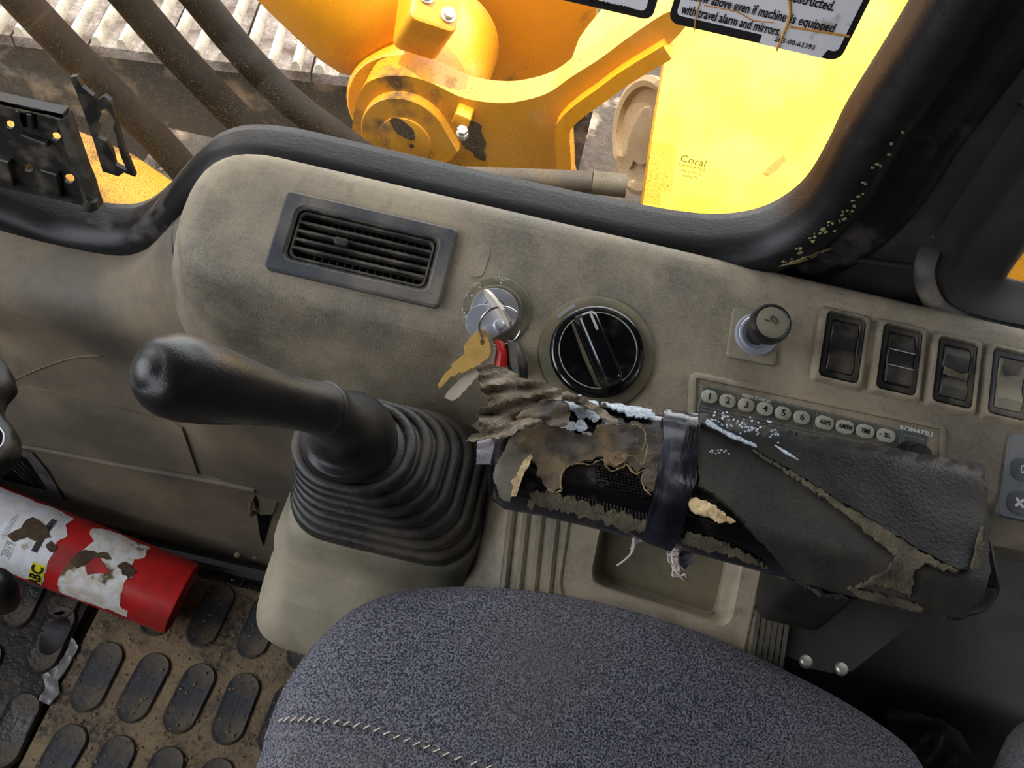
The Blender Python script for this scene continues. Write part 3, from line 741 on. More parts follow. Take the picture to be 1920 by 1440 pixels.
# ================================================================== CIGARETTE LIGHTER
lc = L(1415, 630)
lt = thing('cigarette_lighter', 'cigarette lighter with worn round black knob in square socket', 'lighter', conm(lc[0], lc[1]))
m_ = MB(T((-.001, -.001, 0)) @ RZ(2)); m_.prism(rrect(.0355, .0385, .003), -.003, .0032, .001); m_.build('socket_plate', TAN_LIGHT, lt)
m_ = MB(); m_.lathe([(.0158, .002), (.0158, .0045), (.0150, .0058), (.0135, .006), (.013, .0068), (.0115, .0068), (.0108, .004), (0, .004)], 40); m_.build('socket_ring', CHROME, lt)
m_ = MB(); m_.lathe([(.0078, .003), (.0078, .020), (.0100, .0235), (.0132, .026), (.0142, .029), (.0142, .034), (.0134, .0362), (.0120, .0366), (.0112, .0358), (0, .0358)], 40); m_.build('knob', BLACK, lt)
m_ = MB(T((0, 0, .0358))); m_.lathe([(.0111, -.0004), (.0111, .0004), (.010, .0007), (0, .0007)], 32); m_.build('knob_face', TAN_LIGHT, lt)
m_ = MB(T((.001, .002, .0366)) @ RZ(-35)); m_.frame(rrect(.006, .003, .0006), rrect(.0045, .0016, .0004), -.0002, .0004); m_.box((-.003, -.004, .0002), (.004, .0008, .0005), RZ(30)); m_.build('symbol', VENTBLK, lt)

# ================================================================== ROCKER SWITCHES
sws = [((1551, 592), (1616, 605), (1605, 716), (1533, 701), 0, 'first rocker switch from the lighter, plain black with scuffed face'),
       ((1658, 616), (1722, 628), (1708, 738), (1642, 724), 1, 'rocker switch with three ribs, second from the lighter'),
       ((1762, 640), (1823, 652), (1812, 762), (1748, 748), 2, 'rocker switch with dusty middle, third from the lighter'),
       ((1862, 662), (1925, 676), (1917, 782), (1850, 770), 3, 'dust covered rocker switch farthest from the lighter')]
for a, b, c, d, k, lab in sws:
    q = [L(*a), L(*b), L(*c), L(*d)]; cx = sum(p[0] for p in q) / 4; cy = sum(p[1] for p in q) / 4
    r = thing('rocker_switch', lab, 'switch', conm(cx, cy), 'rocker switches right of the lighter')
    m_ = MB(); m_.loft([[(x, y, z) for x, y in rrect(.034 + e, .054 + e, .004)] for e, z in ((.008, -.003), (.003, .0015), (.001, .0036), (-.001, .0045), (-.0035, .0045), (-.005, .001))], cap0=False, cap1=False); m_.build('surround', TAN, r, 50)
    m_ = MB(); m_.frame(rrect(.0285, .0475, .0025), rrect(.0205, .0395, .002), -.002, .0035, .0005)
    m_.loft([[(x, y, z) for x, y in rrect(ww, hh, .0015)] for ww, hh, z in ((.0265, .0455, .0038), (.0205, .0395, -.001))], cap0=False, cap1=False); m_.build('bezel', SLATE if k == 3 else BLACK, r, 30)
    m_ = MB()
    rk = [(-.0190, .0030), (-.012, .0055), (-.004, .0030), (.0, .0026), (.004, .0032), (.012, .0048), (.0190, .0022)]
    if k == 1: rk = [(-.0190, .006), (-.0065, .0062), (-.0062, .0044), (.0052, .0044), (.0055, .0062), (.0190, .002)]
    rings = []
    for y, z in rk: rings.append([(-.0098, y, -.006), (-.0098, y, z - .0006), (-.0092, y, z), (.0092, y, z), (.0098, y, z - .0006), (.0098, y, -.006)])
    m_.loft(rings); m_.build('rocker', TAN_LIGHT if k == 3 else BLACK, r, 25)
    if k == 3 or k == 2:
        m_ = MB(); pts_ = [(-.006, .004), (.004, .008), (.008, .015), (.007, .018), (-.007, .017), (-.008, .010)] if k == 3 else [(-.009, -.003), (.009, -.005), (.0095, .002), (.003, .0), (-.009, .003)]
        m_.prism(jag(pts_, .002, .0008, k), .0048 if k == 3 else .0036, .0055 if k == 3 else .0042); m_.build('scuff', VENTBLK if k == 3 else CREASE, r)
    if k == 1:
        for yy in (-.0064, .0054):
            m_ = MB(); m_.box((0, yy, .0063), (.0186, .0006, .0006)); m_.build('rib_edge', FADED, r)

# ================================================================== RADIO
radio = thing('car_radio', 'grey green car radio with pale oval preset buttons', 'radio', conm(0, 0))
rad = rounded([L(1300, 705), L(1297, 790), (.126, -.075), (.312, -.066), L(1766, 803)], [.004, 0, .004, .004, .004])
m_ = MB(); m_.loft([[(x, y, z) for x, y in inset(rad, s_)] for s_, z in ((-.004, -.001), (-.002, .0022), (0, .0030), (.0015, .0028), (.002, .0006))], cap0=False, cap1=False); m_.build('surround', TAN, radio, 50)
face = rounded([L(1312, 722), (.127, -.070), (.311, -.062), L(1762, 808)], .002)
m_ = MB(); m_.prism(inset(rad, .0015), -.004, .0014); m_.build('bezel', TAN, radio)
plate = rounded([L(1318, 719), L(1303, 800), L(1500, 870), L(1755, 870), L(1757, 820)], .0015)
plate = rounded([(.1325, -.0195), (.1325, -.062), (.298, -.060), (.298, -.0185)], .002)
m_ = MB(); m_.prism(plate, .0005, .0026, .0005, 1); m_.build('faceplate', RADIO, radio)
m_ = MB(); m_.prism(rounded([(.138, -.0415), (.138, -.058), (.286, -.056), (.286, -.0395)], .001), .002, .0030); m_.build('display', LCD, radio)
bl = [(1330, 744), (1364, 752), (1399, 760), (1434, 767), (1468, 775), (1503, 783)]
bl2 = [(1546, 793, 'AS/PS'), (1584, 801, 'AM/FM'), (1622, 809, 'TIME'), (1661, 817, '▸SEL')]
for i, (x, y) in enumerate(bl):
    u, v = L(x, y, .003)
    m_ = MB(T((u, v, 0))); m_.prism(rrect(.0118, .0096, .0046, 6), .0015, .0042, .0008); b_ = m_.build('preset_button', BUTTON, radio)
    text(str(i + 1), .0066, T((u, v, .0043)), INK, radio, xs=1.05, bold=.0001)
for x, y, s_ in bl2:
    u, v = L(x, y, .003)
    m_ = MB(T((u, v, 0))); m_.prism(rrect(.0134, .0098, .0047, 6), .0015, .0042, .0008); m_.build('mode_button', BUTTON, radio)
    if s_[0] == '▸':
        m_ = MB(T((u - .0046, v, 0))); m_.prism([(-.0006, -.0007), (.0008, 0), (-.0006, .0007)], .0042, .0045); m_.build('arrow_mark', INK, radio); s_ = 'SEL'; u += .0006
    text(s_, .0047, T((u, v, .0043)), INK, radio, xs=.72, bold=.00008)
u, v = L(1418, 746, .003); text('PRESET STATION', .0031, T((u, v - .0003, .0028)), WHITEP, radio, xs=.88, bold=.00008)
u, v = L(1718, 808, .003); text('KOMATSU', .0046, T((u + .0005, v, .0022)), WHITEP, radio, xs=1.12, bold=.00022)
u, v = L(1729, 826, .003); text('VOL', .0022, T((u, v, .0027)), GREYP, radio)
def prline(pts_, closed=False, wd=.00035):
    m_ = MB(); n_ = len(pts_)
    for i in range(n_ if closed else n_ - 1):
        a, b = Vector(pts_[i]), Vector(pts_[(i + 1) % n_]); d = (b - a); ang = math.atan2(d.y, d.x)
        m_.box(((a.x + b.x) / 2, (a.y + b.y) / 2, .0027), (d.length + wd, wd, .0003), Matrix.Rotation(ang, 4, 'Z'))
    return m_.build('printed_line', GREYP, radio, 0)
prline([(.1335, -.0205), (.1335, -.0355), (.2790, -.0345), (.2790, -.0195)], True)
prline([(.2170, -.0200), (.2170, -.0350)])
prline([(.1335, -.059), (.1335, -.0380), (.2880, -.0370), (.2880, -.058)])
prline([(.1370, -.058), (.1370, -.0402), (.2850, -.0390)]); prline([(.208, -.046), (.208, -.040)])
prline([(.2815, -.055), (.2815, -.0225), (.2965, -.0225)])
ku, kv = L(1712, 858, .005)
m_ = MB(T((ku, kv, 0))); m_.lathe([(.0128, .001), (.0125, .003), (.011, .0035), (.0098, .004), (.0095, .013), (.0088, .0148), (0, .0152)], 36); m_.build('volume_knob', BLACK, radio)

# ================================================================== CLIMATE PANEL
hc = L(1893, 898)
hv = thing('climate_panel', 'grey climate control panel with oval buttons at the console end', 'control panel', conm(hc[0] + .052, hc[1]))
m_ = MB(); m_.prism(rounded([(-.056, .033), (-.0585, -.028), (.08, -.026), (.08, .033)], .004), -.003, .0028, .001); m_.build('face', HVAC, hv)
for (x, y), ch in (((-.044, .008), '0'), ((-.044, -.016), None), ((-.014, .008), None), ((-.014, -.016), None)):
    m_ = MB(T((x, y, 0))); m_.prism(rrect(.021, .0165, .007, 6), .002, .0036, .0006); m_.build('button', HVACB, hv)
    if ch: text(ch, .009, T((x - .0015, y, .0037)), WHITEP, hv, xs=.8)
m_ = MB(T((-.0455, -.016, .0037)))
for k in range(4): m_.prism(rot2(ell(.0022, .0011, 12, .0024, 0), math.radians(45 + 90 * k)), 0, .0003)
m_.build('fan_symbol', WHITEP, hv)
text('A/C', .005, T((-.040, .0225, .003)), WHITEP, hv, xs=.8)

# ================================================================== CONTROL LEVER
lever = thing('control_lever', 'black bulbous joystick lever rising from a ribbed rubber boot', 'lever', Vector((-.07, .28, .508)))
base_c = Vector((-.067, .298, .508)); top_c = at_z(657, 832, .598)
nr = 7; rings = []
def sring(c, a, b, r, z, n=8, sh=0):
    return [(c.x + x, c.y + y, z) for x, y in rrect(2 * a, 2 * b, r, n)]
seq = []
for k in range(nr):
    t0 = k / nr
    for du, bul in ((0, -.0060), (.10, -.0050), (.26, -.0015), (.48, .0010), (.70, -.0010), (.88, -.0050)):
        t = t0 + du / nr
        seq.append((t, bul))
seq.append((1.0, -.003))
for t, bul in seq:
    tt = t
    c = base_c.lerp(Vector((top_c.x, top_c.y, 0)), tt ** 1.15)
    a = .0655 + (.0315 - .0655) * tt + bul; b = .056 + (.0285 - .056) * tt + bul
    r = .030 + (.0280 - .030) * tt + bul
    z = .508 + (.598 - .508) * (1 - (1 - tt) ** 1.15) + .0
    rings.append(sring(c, a, b, min(r, a - .0005, b - .0005), z))
ridges = [rings[k * 6 + 3] for k in range(nr)]
m_ = MB()
for rg_ in ridges: m_.tube(rg_, .0043, 10, closed=True)
m_.loft([sring(base_c, .0685, .0595, .032, .506), sring(base_c, .0685, .0595, .032, .5105)] + rings, cap1=True)
m_.build('boot', BELLOWS, lever, 70, world=True, label='ribbed rubber bellows boot around the lever foot')
# axis of the stick
tipP = at_z(264, 688, .752); colP = at_z(612, 768, .655); neck = Vector((top_c.x, top_c.y, .603))
axis_pts = [neck + Vector((.0, 0, -.006)), neck + Vector((-.001, -.0, .010)), neck.lerp(colP, .55) + Vector((.004, -.002, .003)), colP]
m_ = MB(); m_.tube(spline(axis_pts, 4), [.0300, .0302, .0300, .0290, .0265, .0230, .0195, .0172, .0158, .0150, .0146, .0146, .0148], 28)
m_.build('neck', GRIP, lever, 70, world=True)
N_ = 26; gp = []; gr = []
prof_g = [(0, .0150), (.03, .0152), (.1, .0144), (.25, .0142), (.4, .0154), (.52, .0176), (.64, .0192), (.75, .0199), (.83, .0192), (.89, .0172), (.93, .0145), (.955, .0118), (.962, .0100), (.972, .0078), (.985, .0064), (.995, .0044), (1.0, .0018)]
d_ = tipP - colP; bend = Vector((-.002, -.003, .004))
for t, r in prof_g:
    gp.append(colP + d_ * t + bend * math.sin(math.pi * t) * 2); gr.append(r)
m_ = MB(); m_.tube(gp, gr, 30); m_.build('grip', GRIP, lever, 70, world=True)
m_ = MB(); q0 = colP + d_ * .015
m_.tube([q0 + d_ * .0, q0 + d_ * .012, q0 + d_ * .024], [.0152, .0158, .0152], 30); m_.build('collar', BLACK, lever, 70, world=True)

# ================================================================== ARMREST
arm = thing('armrest', 'worn black armrest bound with tape and torn at its front end', 'armrest', Vector((.15, .26, .60)))
rings = []
stn = [(-.002, .258, .016, .60), (0, .258, .022, .8), (.004, .2575, .028, .92), (.012, .258, .0325, 1), (.03, .2615, .035, 1), (.06, .264, .0375, 1), (.1, .266, .040, 1), (.15, .2665, .0425, 1), (.20, .2665, .045, 1), (.25, .268, .0465, 1), (.275, .269, .046, 1), (.286, .270, .043, .9), (.29, .270, .038, .75)]
for x, yc, hw, k in stn:
    hh = .0165 * k; zc = .641
    rings.append([(x, yc + a, zc + b) for a, b in rrect(2 * hw, 2 * hh, min(.016, hh * .8), 6)])
mr = []
for i in range(len(rings) - 1):
    for k in range(3):
        t = k / 3; mr.append([tuple(Vector(a).lerp(Vector(b), t)) for a, b in zip(rings[i], rings[i + 1])])
mr.append(rings[-1])
m_ = MB(); m_.loft(mr); m_.build('pad', GLOSS, arm, 60, world=True, label='glossy black exposed armrest shell')
bvh_arm = m_.bvh()
Z3 = lambda pts_: [(840 + x / 3, 640 + y / 3) for x, y in pts_]
Z5 = lambda pts_: [(1260 + x / 3, 780 + y / 3) for x, y in pts_]
def ap(name, poly, mt, off, th=.0015, step=9, rag=0, seed=0, wav=0, wsc=90, label=None):
    return patch(bvh_arm, poly, off, th, step, rag, seed, wav, wsc, fz=.638).build(name, mt, arm, 60, world=True, label=label)
# wrapped vinyl on the rear part
ap('vinyl_wrap', [(1303, 775), (1420, 800), (1560, 827), (1700, 850), (1838, 874), (1848, 980), (1850, 1075), (1836, 1120), (1800, 1160), (1700, 1140), (1600, 1124), (1535, 1118), (1468, 1060), (1385, 975), (1340, 930), (1306, 918)], VINYL, .0028, .003, 12, 1.5, 1, .0008, 40, label='matt worn vinyl wrapped around the rear of the armrest')
ap('vinyl_flap', Z5([(150, 75), (300, 40), (700, 130), (1200, 210), (1500, 258), (1725, 330), (1735, 480), (1700, 760), (1640, 890), (1580, 885), (1380, 775), (960, 520), (700, 360), (440, 205)]), VINYL_D, .0052, .003, 12, 1, 2, .0008, 50, label='smoother upper vinyl flap folded over')
ap('mud_crease', Z5([(440, 212), (700, 362), (960, 525), (1180, 655), (1380, 785), (1590, 892), (1500, 880), (1400, 842), (1330, 900), (1320, 985), (1220, 950), (1130, 925), (1010, 935), (1190, 870), (1240, 800), (1170, 740), (1040, 635), (930, 540), (690, 375)]), CREASE, .0048, .002, 9, 2, 3, .0008, 120, label='dried mud caked along the fold')
ap('mud_crease', Z5([(1640, 890), (1660, 800), (1690, 650), (1702, 760), (1690, 850), (1660, 910)]), CREASE, .0085, .002, 6, 1, 4)
ap('mud_crease', Z5([(980, 935), (1120, 960), (1300, 1000), (1410, 1040), (1395, 1060), (1240, 1030), (1060, 985)]), CREASE, .0046, .002, 6, 1, 6)
ap('frayed_edge', Z5([(170, 72), (300, 140), (440, 205), (445, 220), (290, 158), (160, 84)]), WEAVE, .0090, .001, 5, .8, 8)
ap('frayed_edge', Z5([(545, 205), (620, 250), (680, 290), (612, 256)]), WEAVE, .0090, .001, 4, .6, 9)
rnd = random.Random(11); mbk = MB()
for k in range(70):
    x = rnd.uniform(180, 560); y = 55 + (x - 180) * .25 + rnd.gauss(0, 22)
    po = Z5([(x, y), (x + rnd.uniform(5, 14), y + rnd.uniform(0, 4)), (x + rnd.uniform(4, 12), y + rnd.uniform(5, 9)), (x - 2, y + 5)])
    patch(bvh_arm, po, .0092, .0006, 20, mb=mbk)
stuff(mbk.build('worn_weave', WEAVE, arm, 0, world=True, label='white weave showing through worn vinyl'))
mbk = MB()
for k in range(14):
    a = Vector((190 + k * 8 + rnd.uniform(-6, 6), 225 + rnd.uniform(-8, 14))); po = Z5([(a.x, a.y), (a.x + 7, a.y + 2), (a.x + 6, a.y + 7), (a.x - 1, a.y + 5)])
    patch(bvh_arm, po, .0062, .0006, 20, mb=mbk)
stuff(mbk.build('worn_weave', WEAVE, arm, 0, world=True))
# torn leather and dirt on the front part
ap('torn_leather', Z3([(350, 565), (420, 500), (500, 470), (600, 480), (690, 525), (790, 540), (860, 475), (960, 490), (1060, 470), (1110, 505), (1205, 505), (1195, 640), (1170, 800), (1140, 860), (1110, 830), (1085, 780), (1105, 720), (1060, 745), (1000, 690), (960, 725), (890, 705), (870, 660), (800, 690), (720, 685), (650, 725), (630, 800), (640, 840), (560, 830), (500, 760), (505, 720), (470, 690), (440, 640)]), LEATHER, .0030, .0022, 8, 2, 12, .0016, 110, label='torn brown leather peeling off the armrest front')
ap('torn_leather', Z3([(890, 655), (950, 640), (985, 665), (990, 700), (930, 730), (890, 705)]), LEATHER, .0055, .0018, 6, 1.5, 13, .0008, 200)
ap('end_leather', Z3([(345, 560), (430, 500), (530, 470), (500, 560), (465, 650), (410, 710), (370, 800), (350, 890), (300, 860), (272, 770), (290, 690), (310, 640)]), LEATHER_G, .0026, .002, 8, 1, 14, .001, 90, label='dusty grey leather on the rounded front end')
ap('torn_strip', Z3([(470, 680), (430, 740), (400, 800), (385, 855), (355, 852), (362, 790), (400, 725), (455, 660)]), FOAM, .0052, .0015, 5, 1, 15, label='pale torn strip of leather backing')
ap('side_dirt', Z3([(470, 850), (560, 830), (640, 860), (760, 900), (900, 940), (1110, 1000), (1105, 1060), (1000, 1050), (840, 1000), (690, 950), (560, 925), (480, 930), (440, 915)]), CREASE, .0016, .0015, 8, 4, 16, .0006, 160, label='dried mud on the near side of the armrest')
ap('side_dirt', Z3([(1340, 1060), (1500, 1105), (1640, 1160), (1800, 1250), (1700, 1225), (1500, 1160), (1320, 1120)]), CREASE, .0030, .0015, 8, 3, 17)
ap('weave_patch', Z3([(650, 350), (740, 322), (800, 350), (850, 400), (895, 450), (820, 465), (740, 455), (700, 410)]), WEAVE, .0036, .0012, 6, 3, 18, label='patch of pale blue white woven backing')
ap('weave_patch', Z3([(690, 495), (735, 465), (780, 515), (745, 530), (715, 535)]), WEAVE, .0056, .0012, 5, 2, 19)
ap('weave_patch', Z3([(850, 362), (960, 372), (1080, 400), (1155, 425), (1150, 455), (1080, 446), (1000, 432), (930, 408)]), WEAVE, .0036, .0012, 5, 3, 20)
ap('foam', Z3([(1340, 925), (1385, 898), (1450, 925), (1530, 975), (1605, 1025), (1560, 1035), (1460, 1000), (1350, 965)]), FOAM, .0045, .002, 5, 2, 21, .001, 200, label='beige foam showing at the tear')
ap('tape_strap', Z3([(1205, 400), (1300, 415), (1392, 430), (1395, 600), (1385, 800), (1345, 900), (1322, 1010), (1310, 1050), (1262, 1146), (1180, 1115), (1095, 1078), (1130, 940), (1165, 780), (1200, 560)]), TAPE, .0048, .003, 8, .6, 22, .0010, 70, label='glossy black tape band wrapped round the armrest')
def armline(pts_, r, mt, nm, h=.004, seed=0):
    q = []; r_ = random.Random(seed)
    for p in spline([Vector((x, y, 0)) for x, y in Z3(pts_)], 5):
        d = ray(p.x + r_.uniform(-1, 1), p.y + r_.uniform(-1, 1)).normalized(); hh = bvh_arm.ray_cast(CAM, d)[0]
        if hh: q.append(hh - d * (h + r_.uniform(0, .0012)))
    m_ = MB(); m_.tube(q, [r * r_.uniform(.4, 1.5) for _ in q], 5); return m_.build(nm, mt, arm, 0, world=True)
TORN = mat('pale torn leather edge', S(156, 132, 96), .9, dust=S(120, 96, 66), amt=.5, dscale=120)
for k, pp in enumerate(([(560, 832), (600, 845), (636, 838), (632, 800), (650, 727), (720, 687), (800, 692), (868, 664), (888, 706), (930, 731), (988, 703), (1000, 692), (1060, 747), (1103, 722), (1087, 780), (1108, 832), (1140, 862)],
                        [(940, 645), (985, 660), (1000, 640), (1050, 650), (1095, 690), (1108, 660), (1120, 600), (1112, 560)], [(1030, 478), (1062, 470), (1100, 500), (1112, 540), (1108, 575), (1090, 610)])):
    armline(pp, .00042, TORN, 'torn_edge', .0062, k)
# moulded checker pads and ribs on the exposed shell
mbk = MB()
for i in range(16):
    for j in range(13):
        x = 835 + i * 21 + j * 3; y = 700 + j * 17 + i * 4
        if not (y > 690 + (x - 835) * .35 * 0 and y < 790 + (x - 835) * .38 and x < 1140): continue
        if x > 870 and y < 715: continue
        po = Z3([(x - 7, y - 6), (x + 7, y - 5), (x + 7, y + 6), (x - 7, y + 5)])
        patch(bvh_arm, po, .0012, .0014, 30, mb=mbk)
stuff(mbk.build('checker_texture', GLOSS, arm, 0, world=True))
mbk = MB()
for k in range(22):
    x = 690 + k * 20; y = 858 + k * 5.2
    po = Z3([(x, y), (x + 8, y + 1), (x + 11, y + 62 + k * .6), (x + 3, y + 60 + k * .6)])
    patch(bvh_arm, po, .0016, .0016, 30, mb=mbk)
stuff(mbk.build('side_ribs', VENTBLK, arm, 0, world=True))
# piping along the near lower edge
def armedge(pts_, z): return [at_z(x, y, z) for x, y in pts_]
m_ = MB(); m_.tube(spline(armedge(Z3([(375, 935), (430, 930), (520, 935), (680, 968), (860, 1010), (1100, 1082)]), .634), 4), .0022, 8); m_.build('piping', BLACK, arm, world=True)
m_ = MB(); m_.tube(spline(armedge(Z3([(1300, 1125), (1500, 1185), (1700, 1245), (1900, 1320)]), .634), 4), .0022, 8); m_.build('piping', CREASE, arm, world=True)
# support bracket beneath
m_ = MB(); m_.prism(rrect(.05, .05, .01, 4, .22, .27), .53, .615, .004); m_.build('support_post', BRACKETP, arm, world=True)
# loose torn cloth standing out at the front end
def loose(name, poly, mt, zf, th, step, rag, seed, amp, sc, label=None):
    poly = jag(poly, 3, rag * 1.3, seed); v2, fs = fill(poly, step); P = []
    for q in v2:
        z = zf(q.x, q.y); p = at_z(q.x, q.y, z + amp * mnoise.noise(Vector((q.x / sc / 3.2, (q.y + q.x * .18) / sc * 1.25, seed)))); P.append(p)
    m_ = MB(); sheet(m_, P, [Vector((0, -.3, 1)).normalized()] * len(P), fs, th)
    return m_.build(name, mt, arm, 60, world=True, label=label)
loose('cloth_flap', Z3([(160, 130), (240, 125), (330, 150), (430, 215), (520, 225), (640, 270), (700, 290), (790, 330), (860, 400), (700, 340), (600, 330), (520, 350), (430, 400), (340, 460), (270, 490), (180, 500), (170, 380), (230, 370), (215, 300), (180, 270)]), CLOTH, lambda x, y: .664 + .010 * max(0, (960 - x) / 70) * .5, .0012, 7, 1.6, 31, .009, 22, 'muddy torn cloth sticking out towards the keys')
loose('cloth_flap', Z3([(640, 285), (760, 310), (900, 400), (985, 465), (940, 470), (860, 420), (760, 350), (640, 320)]), CLOTH, lambda x, y: .668, .0012, 6, 1.2, 32, .004, 20)
loose('cloth_flap', Z3([(100, 560), (130, 525), (240, 500), (360, 450), (440, 430), (530, 440), (470, 475), (400, 500), (330, 540), (280, 560), (240, 540), (150, 560)]), CLOTH, lambda x, y: .672, .0015, 6, 1.5, 33, .005, 20, 'rolled muddy strip pointing at the lever boot')
loose('cloth_flap', Z3([(165, 560), (240, 545), (300, 620), (290, 690), (160, 690)]), LILAC, lambda x, y: .640, .001, 8, .6, 34, .003, 20, 'lilac grey scrap of backing cloth')
loose('cloth_flap', Z3([(380, 420), (520, 330), (660, 340), (700, 400), (660, 480), (560, 470), (520, 440), (420, 440)]), LEATHER, lambda x, y: .668, .0015, 7, 2, 35, .004, 18)
# hanging threads
for pth in ([(1112, 975), (1100, 1040), (1085, 1078), (1050, 1105), (1045, 1150), (1035, 1185), (1000, 1225), (950, 1262)], [(1312, 1040), (1300, 1100), (1285, 1150), (1262, 1180), (1262, 1230), (1285, 1290), (1320, 1335), (1345, 1340), (1335, 1310), (1310, 1320)]):
    m_ = MB(); P = []
    for i, (x, y) in enumerate(Z3(pth)): P.append(at_z(x, y, .640 - .003 * i))
    m_.tube(spline(P, 4), .0006, 6); m_.build('loose_thread', COTTON, arm, world=True, label='white thread hanging from the tape')
loose('cotton_tuft', Z3([(1045, 1100), (1090, 1075), (1115, 1095), (1110, 1130), (1080, 1125), (1055, 1150), (1040, 1190), (1028, 1180)]), COTTON, lambda x, y: .622, .002, 4, 1.8, 41, .003, 6, 'frayed white cotton tuft')
loose('cotton_tuft', Z3([(1245, 1160), (1285, 1140), (1300, 1170), (1290, 1240), (1310, 1290), (1300, 1330), (1270, 1320), (1260, 1260), (1240, 1230)]), COTTON, lambda x, y: .622, .002, 4, 1.8, 42, .003, 6)
loose('cotton_tuft', Z3([(1290, 1180), (1340, 1170), (1380, 1200), (1375, 1240), (1330, 1285), (1300, 1250)]), LILAC, lambda x, y: .618, .003, 5, 1.2, 43, .004, 8)

# ================================================================== OPERATOR SEAT
seat = thing('operator_seat', 'charcoal blue fabric operator seat cushion with pale stitched seam', 'seat', Vector((.12, 0, 0)))
sp = [(490, 1440), (507, 1380), (535, 1305), (572, 1245), (615, 1195), (665, 1152), (725, 1126), (790, 1114), (860, 1111), (950, 1114), (1040, 1124), (1150, 1149), (1260, 1182), (1360, 1220), (1450, 1263), (1540, 1310), (1620, 1360), (1690, 1420)]
ol = [at_z(x, y, .497) for x, y in sp]
ol = [(p.x, p.y) for p in ol] + [(.325, .15), (.345, .08), (.35, -.02), (.35, -.15), (.34, -.24), (.30, -.29), (.18, -.31), (.02, -.31), (-.07, -.27), (-.105, -.18), (-.112, -.06), (-.105, .04)]
ol = [(v.x, v.y) for v in spline(ol, 3, True)]
cen = Vector((.12, -.03)); rings = []
for k, z in ((.86, .36), (.93, .40), (.97, .44), (.99, .475), (1.0, .497), (.993, .512), (.975, .523), (.945, .531), (.90, .536), (.82, .540), (.7, .543), (.5, .545), (.3, .546), (.1, .546)):
    rings.append([(cen.x + (x - cen.x) * k, cen.y + (y - cen.y) * k, z) for x, y in ol])
m_ = MB(); m_.loft(rings); m_.build('cushion', FABRIC, seat, 80, world=True); bvh_seat = m_.bvh()
seam_px = [(528, 1350), (560, 1350), (600, 1352), (650, 1358), (700, 1368), (750, 1385), (800, 1402), (850, 1420), (920, 1442)]
sp3 = spline([Vector((x, y, 0)) for x, y in seam_px], 8); m_ = MB(); m2 = MB(); q = []
for p in sp3:
    h, nn, _, _ = bvh_seat.ray_cast(CAM, ray(p.x, p.y).normalized())
    if h: q.append(h)
m2.tube(q, .0012, 6); m2.build('seam', FABRIC_G, seat, world=True)
for i in range(0, len(q) - 1, 3):
    d = (q[i + 1] - q[i]).normalized(); sd_ = Vector((-d.y, d.x, 0)); c = q[i] + Vector((0, 0, .0016))
    m_.tube([c - d * .0015 - sd_ * .0014, c + d * .0015 + sd_ * .0014], .0005, 5)
stuff(m_.build('stitching', THREAD, seat, world=True, label='pale stitches along the front seam'))
# edge welt
m_ = MB(); m_.tube([(x, y, .498) for x, y in ol], .003, 6, closed=True); m_.build('welt', FABRIC, seat, 80, world=True)
# seat base
m_ = MB(); m_.prism(rrect(.36, .44, .05, 5, .13, -.06), .02, .40, .02); m_.build('seat_base', BRACKETP, seat, world=True)
# backrest
m_ = MB(); rings = []
bkM = T((.432, .010, .44)) @ RY(8)
for z, ww, hh in ((0, .05, .36), (.012, .09, .42), (.05, .13, .46), (.2, .15, .48), (.45, .14, .46), (.6, .11, .40), (.65, .06, .34)):
    rings.append([bkM @ Vector((x, y, z)) for x, y in rrect(ww, hh, min(ww * .48, .07), 7)])
rr_ = []
for i in range(len(rings) - 1):
    for k in range(4): rr_.append([a.lerp(b, k / 4) for a, b in zip(rings[i], rings[i + 1])])
rr_.append(rings[-1]); m_.loft(rr_); m_.build('backrest', FABRIC_G, seat, 80, world=True, label='grey fabric backrest')

# ================================================================== REAR CONSOLE COVER
rear = thing('rear_cover', 'dark plastic rear cover beside the seat below the armrest', 'panel', Vector((.45, .33, .3)))
m_ = MB()
rp = [(.43, .10), (.43, .30), (.40, .40), (.36, .455), (.325, .480), (.29, .492), (.25, .496), (.21, .494)]
prf = [(.45, .545), (.42, .532), (.40, .518), (.375, .498), (.345, .472), (.31, .448), (.285, .438), (.265, .430), (.252, .415), (.245, .39), (.240, .33), (.236, .2), (.235, .02)]
rings = []
for x in (.229, .26, .30, .36, .45, .6, .9, 1.1):
    rings.append(spline([Vector((x, y, z - (.012 if x < .25 else 0))) for y, z in prf], 3))
m_.loft(rings, closed=False); m_.build('shell', REARP, rear, 70, world=True)
brk = thing('armrest_bracket', 'black bracket plate with two pale bolts under the armrest', 'bracket', Vector((.25, .27, .45)))
bp = [(1462, 1055), (1640, 1090), (1800, 1120), (1700, 1178), (1640, 1225), (1598, 1258), (1560, 1262), (1515, 1252), (1475, 1228), (1455, 1200), (1452, 1120)]
m_ = MB(); m_.loft([[at_z(x, y, .500) for x, y in bp], [at_z(x, y, .512) for x, y in bp]]); m_.build('plate', BRACKETP, brk, 30, world=True)
for x, y in ((1511, 1240), (1578, 1254)):
    p = at_z(x, y, .513); m_ = MB(T(p)); m_.lathe([(.0044, -.002), (.0044, .001), (.0034, .0022), (0, .0026)], 20); m_.build('bolt', BOLTM, brk, world=True)
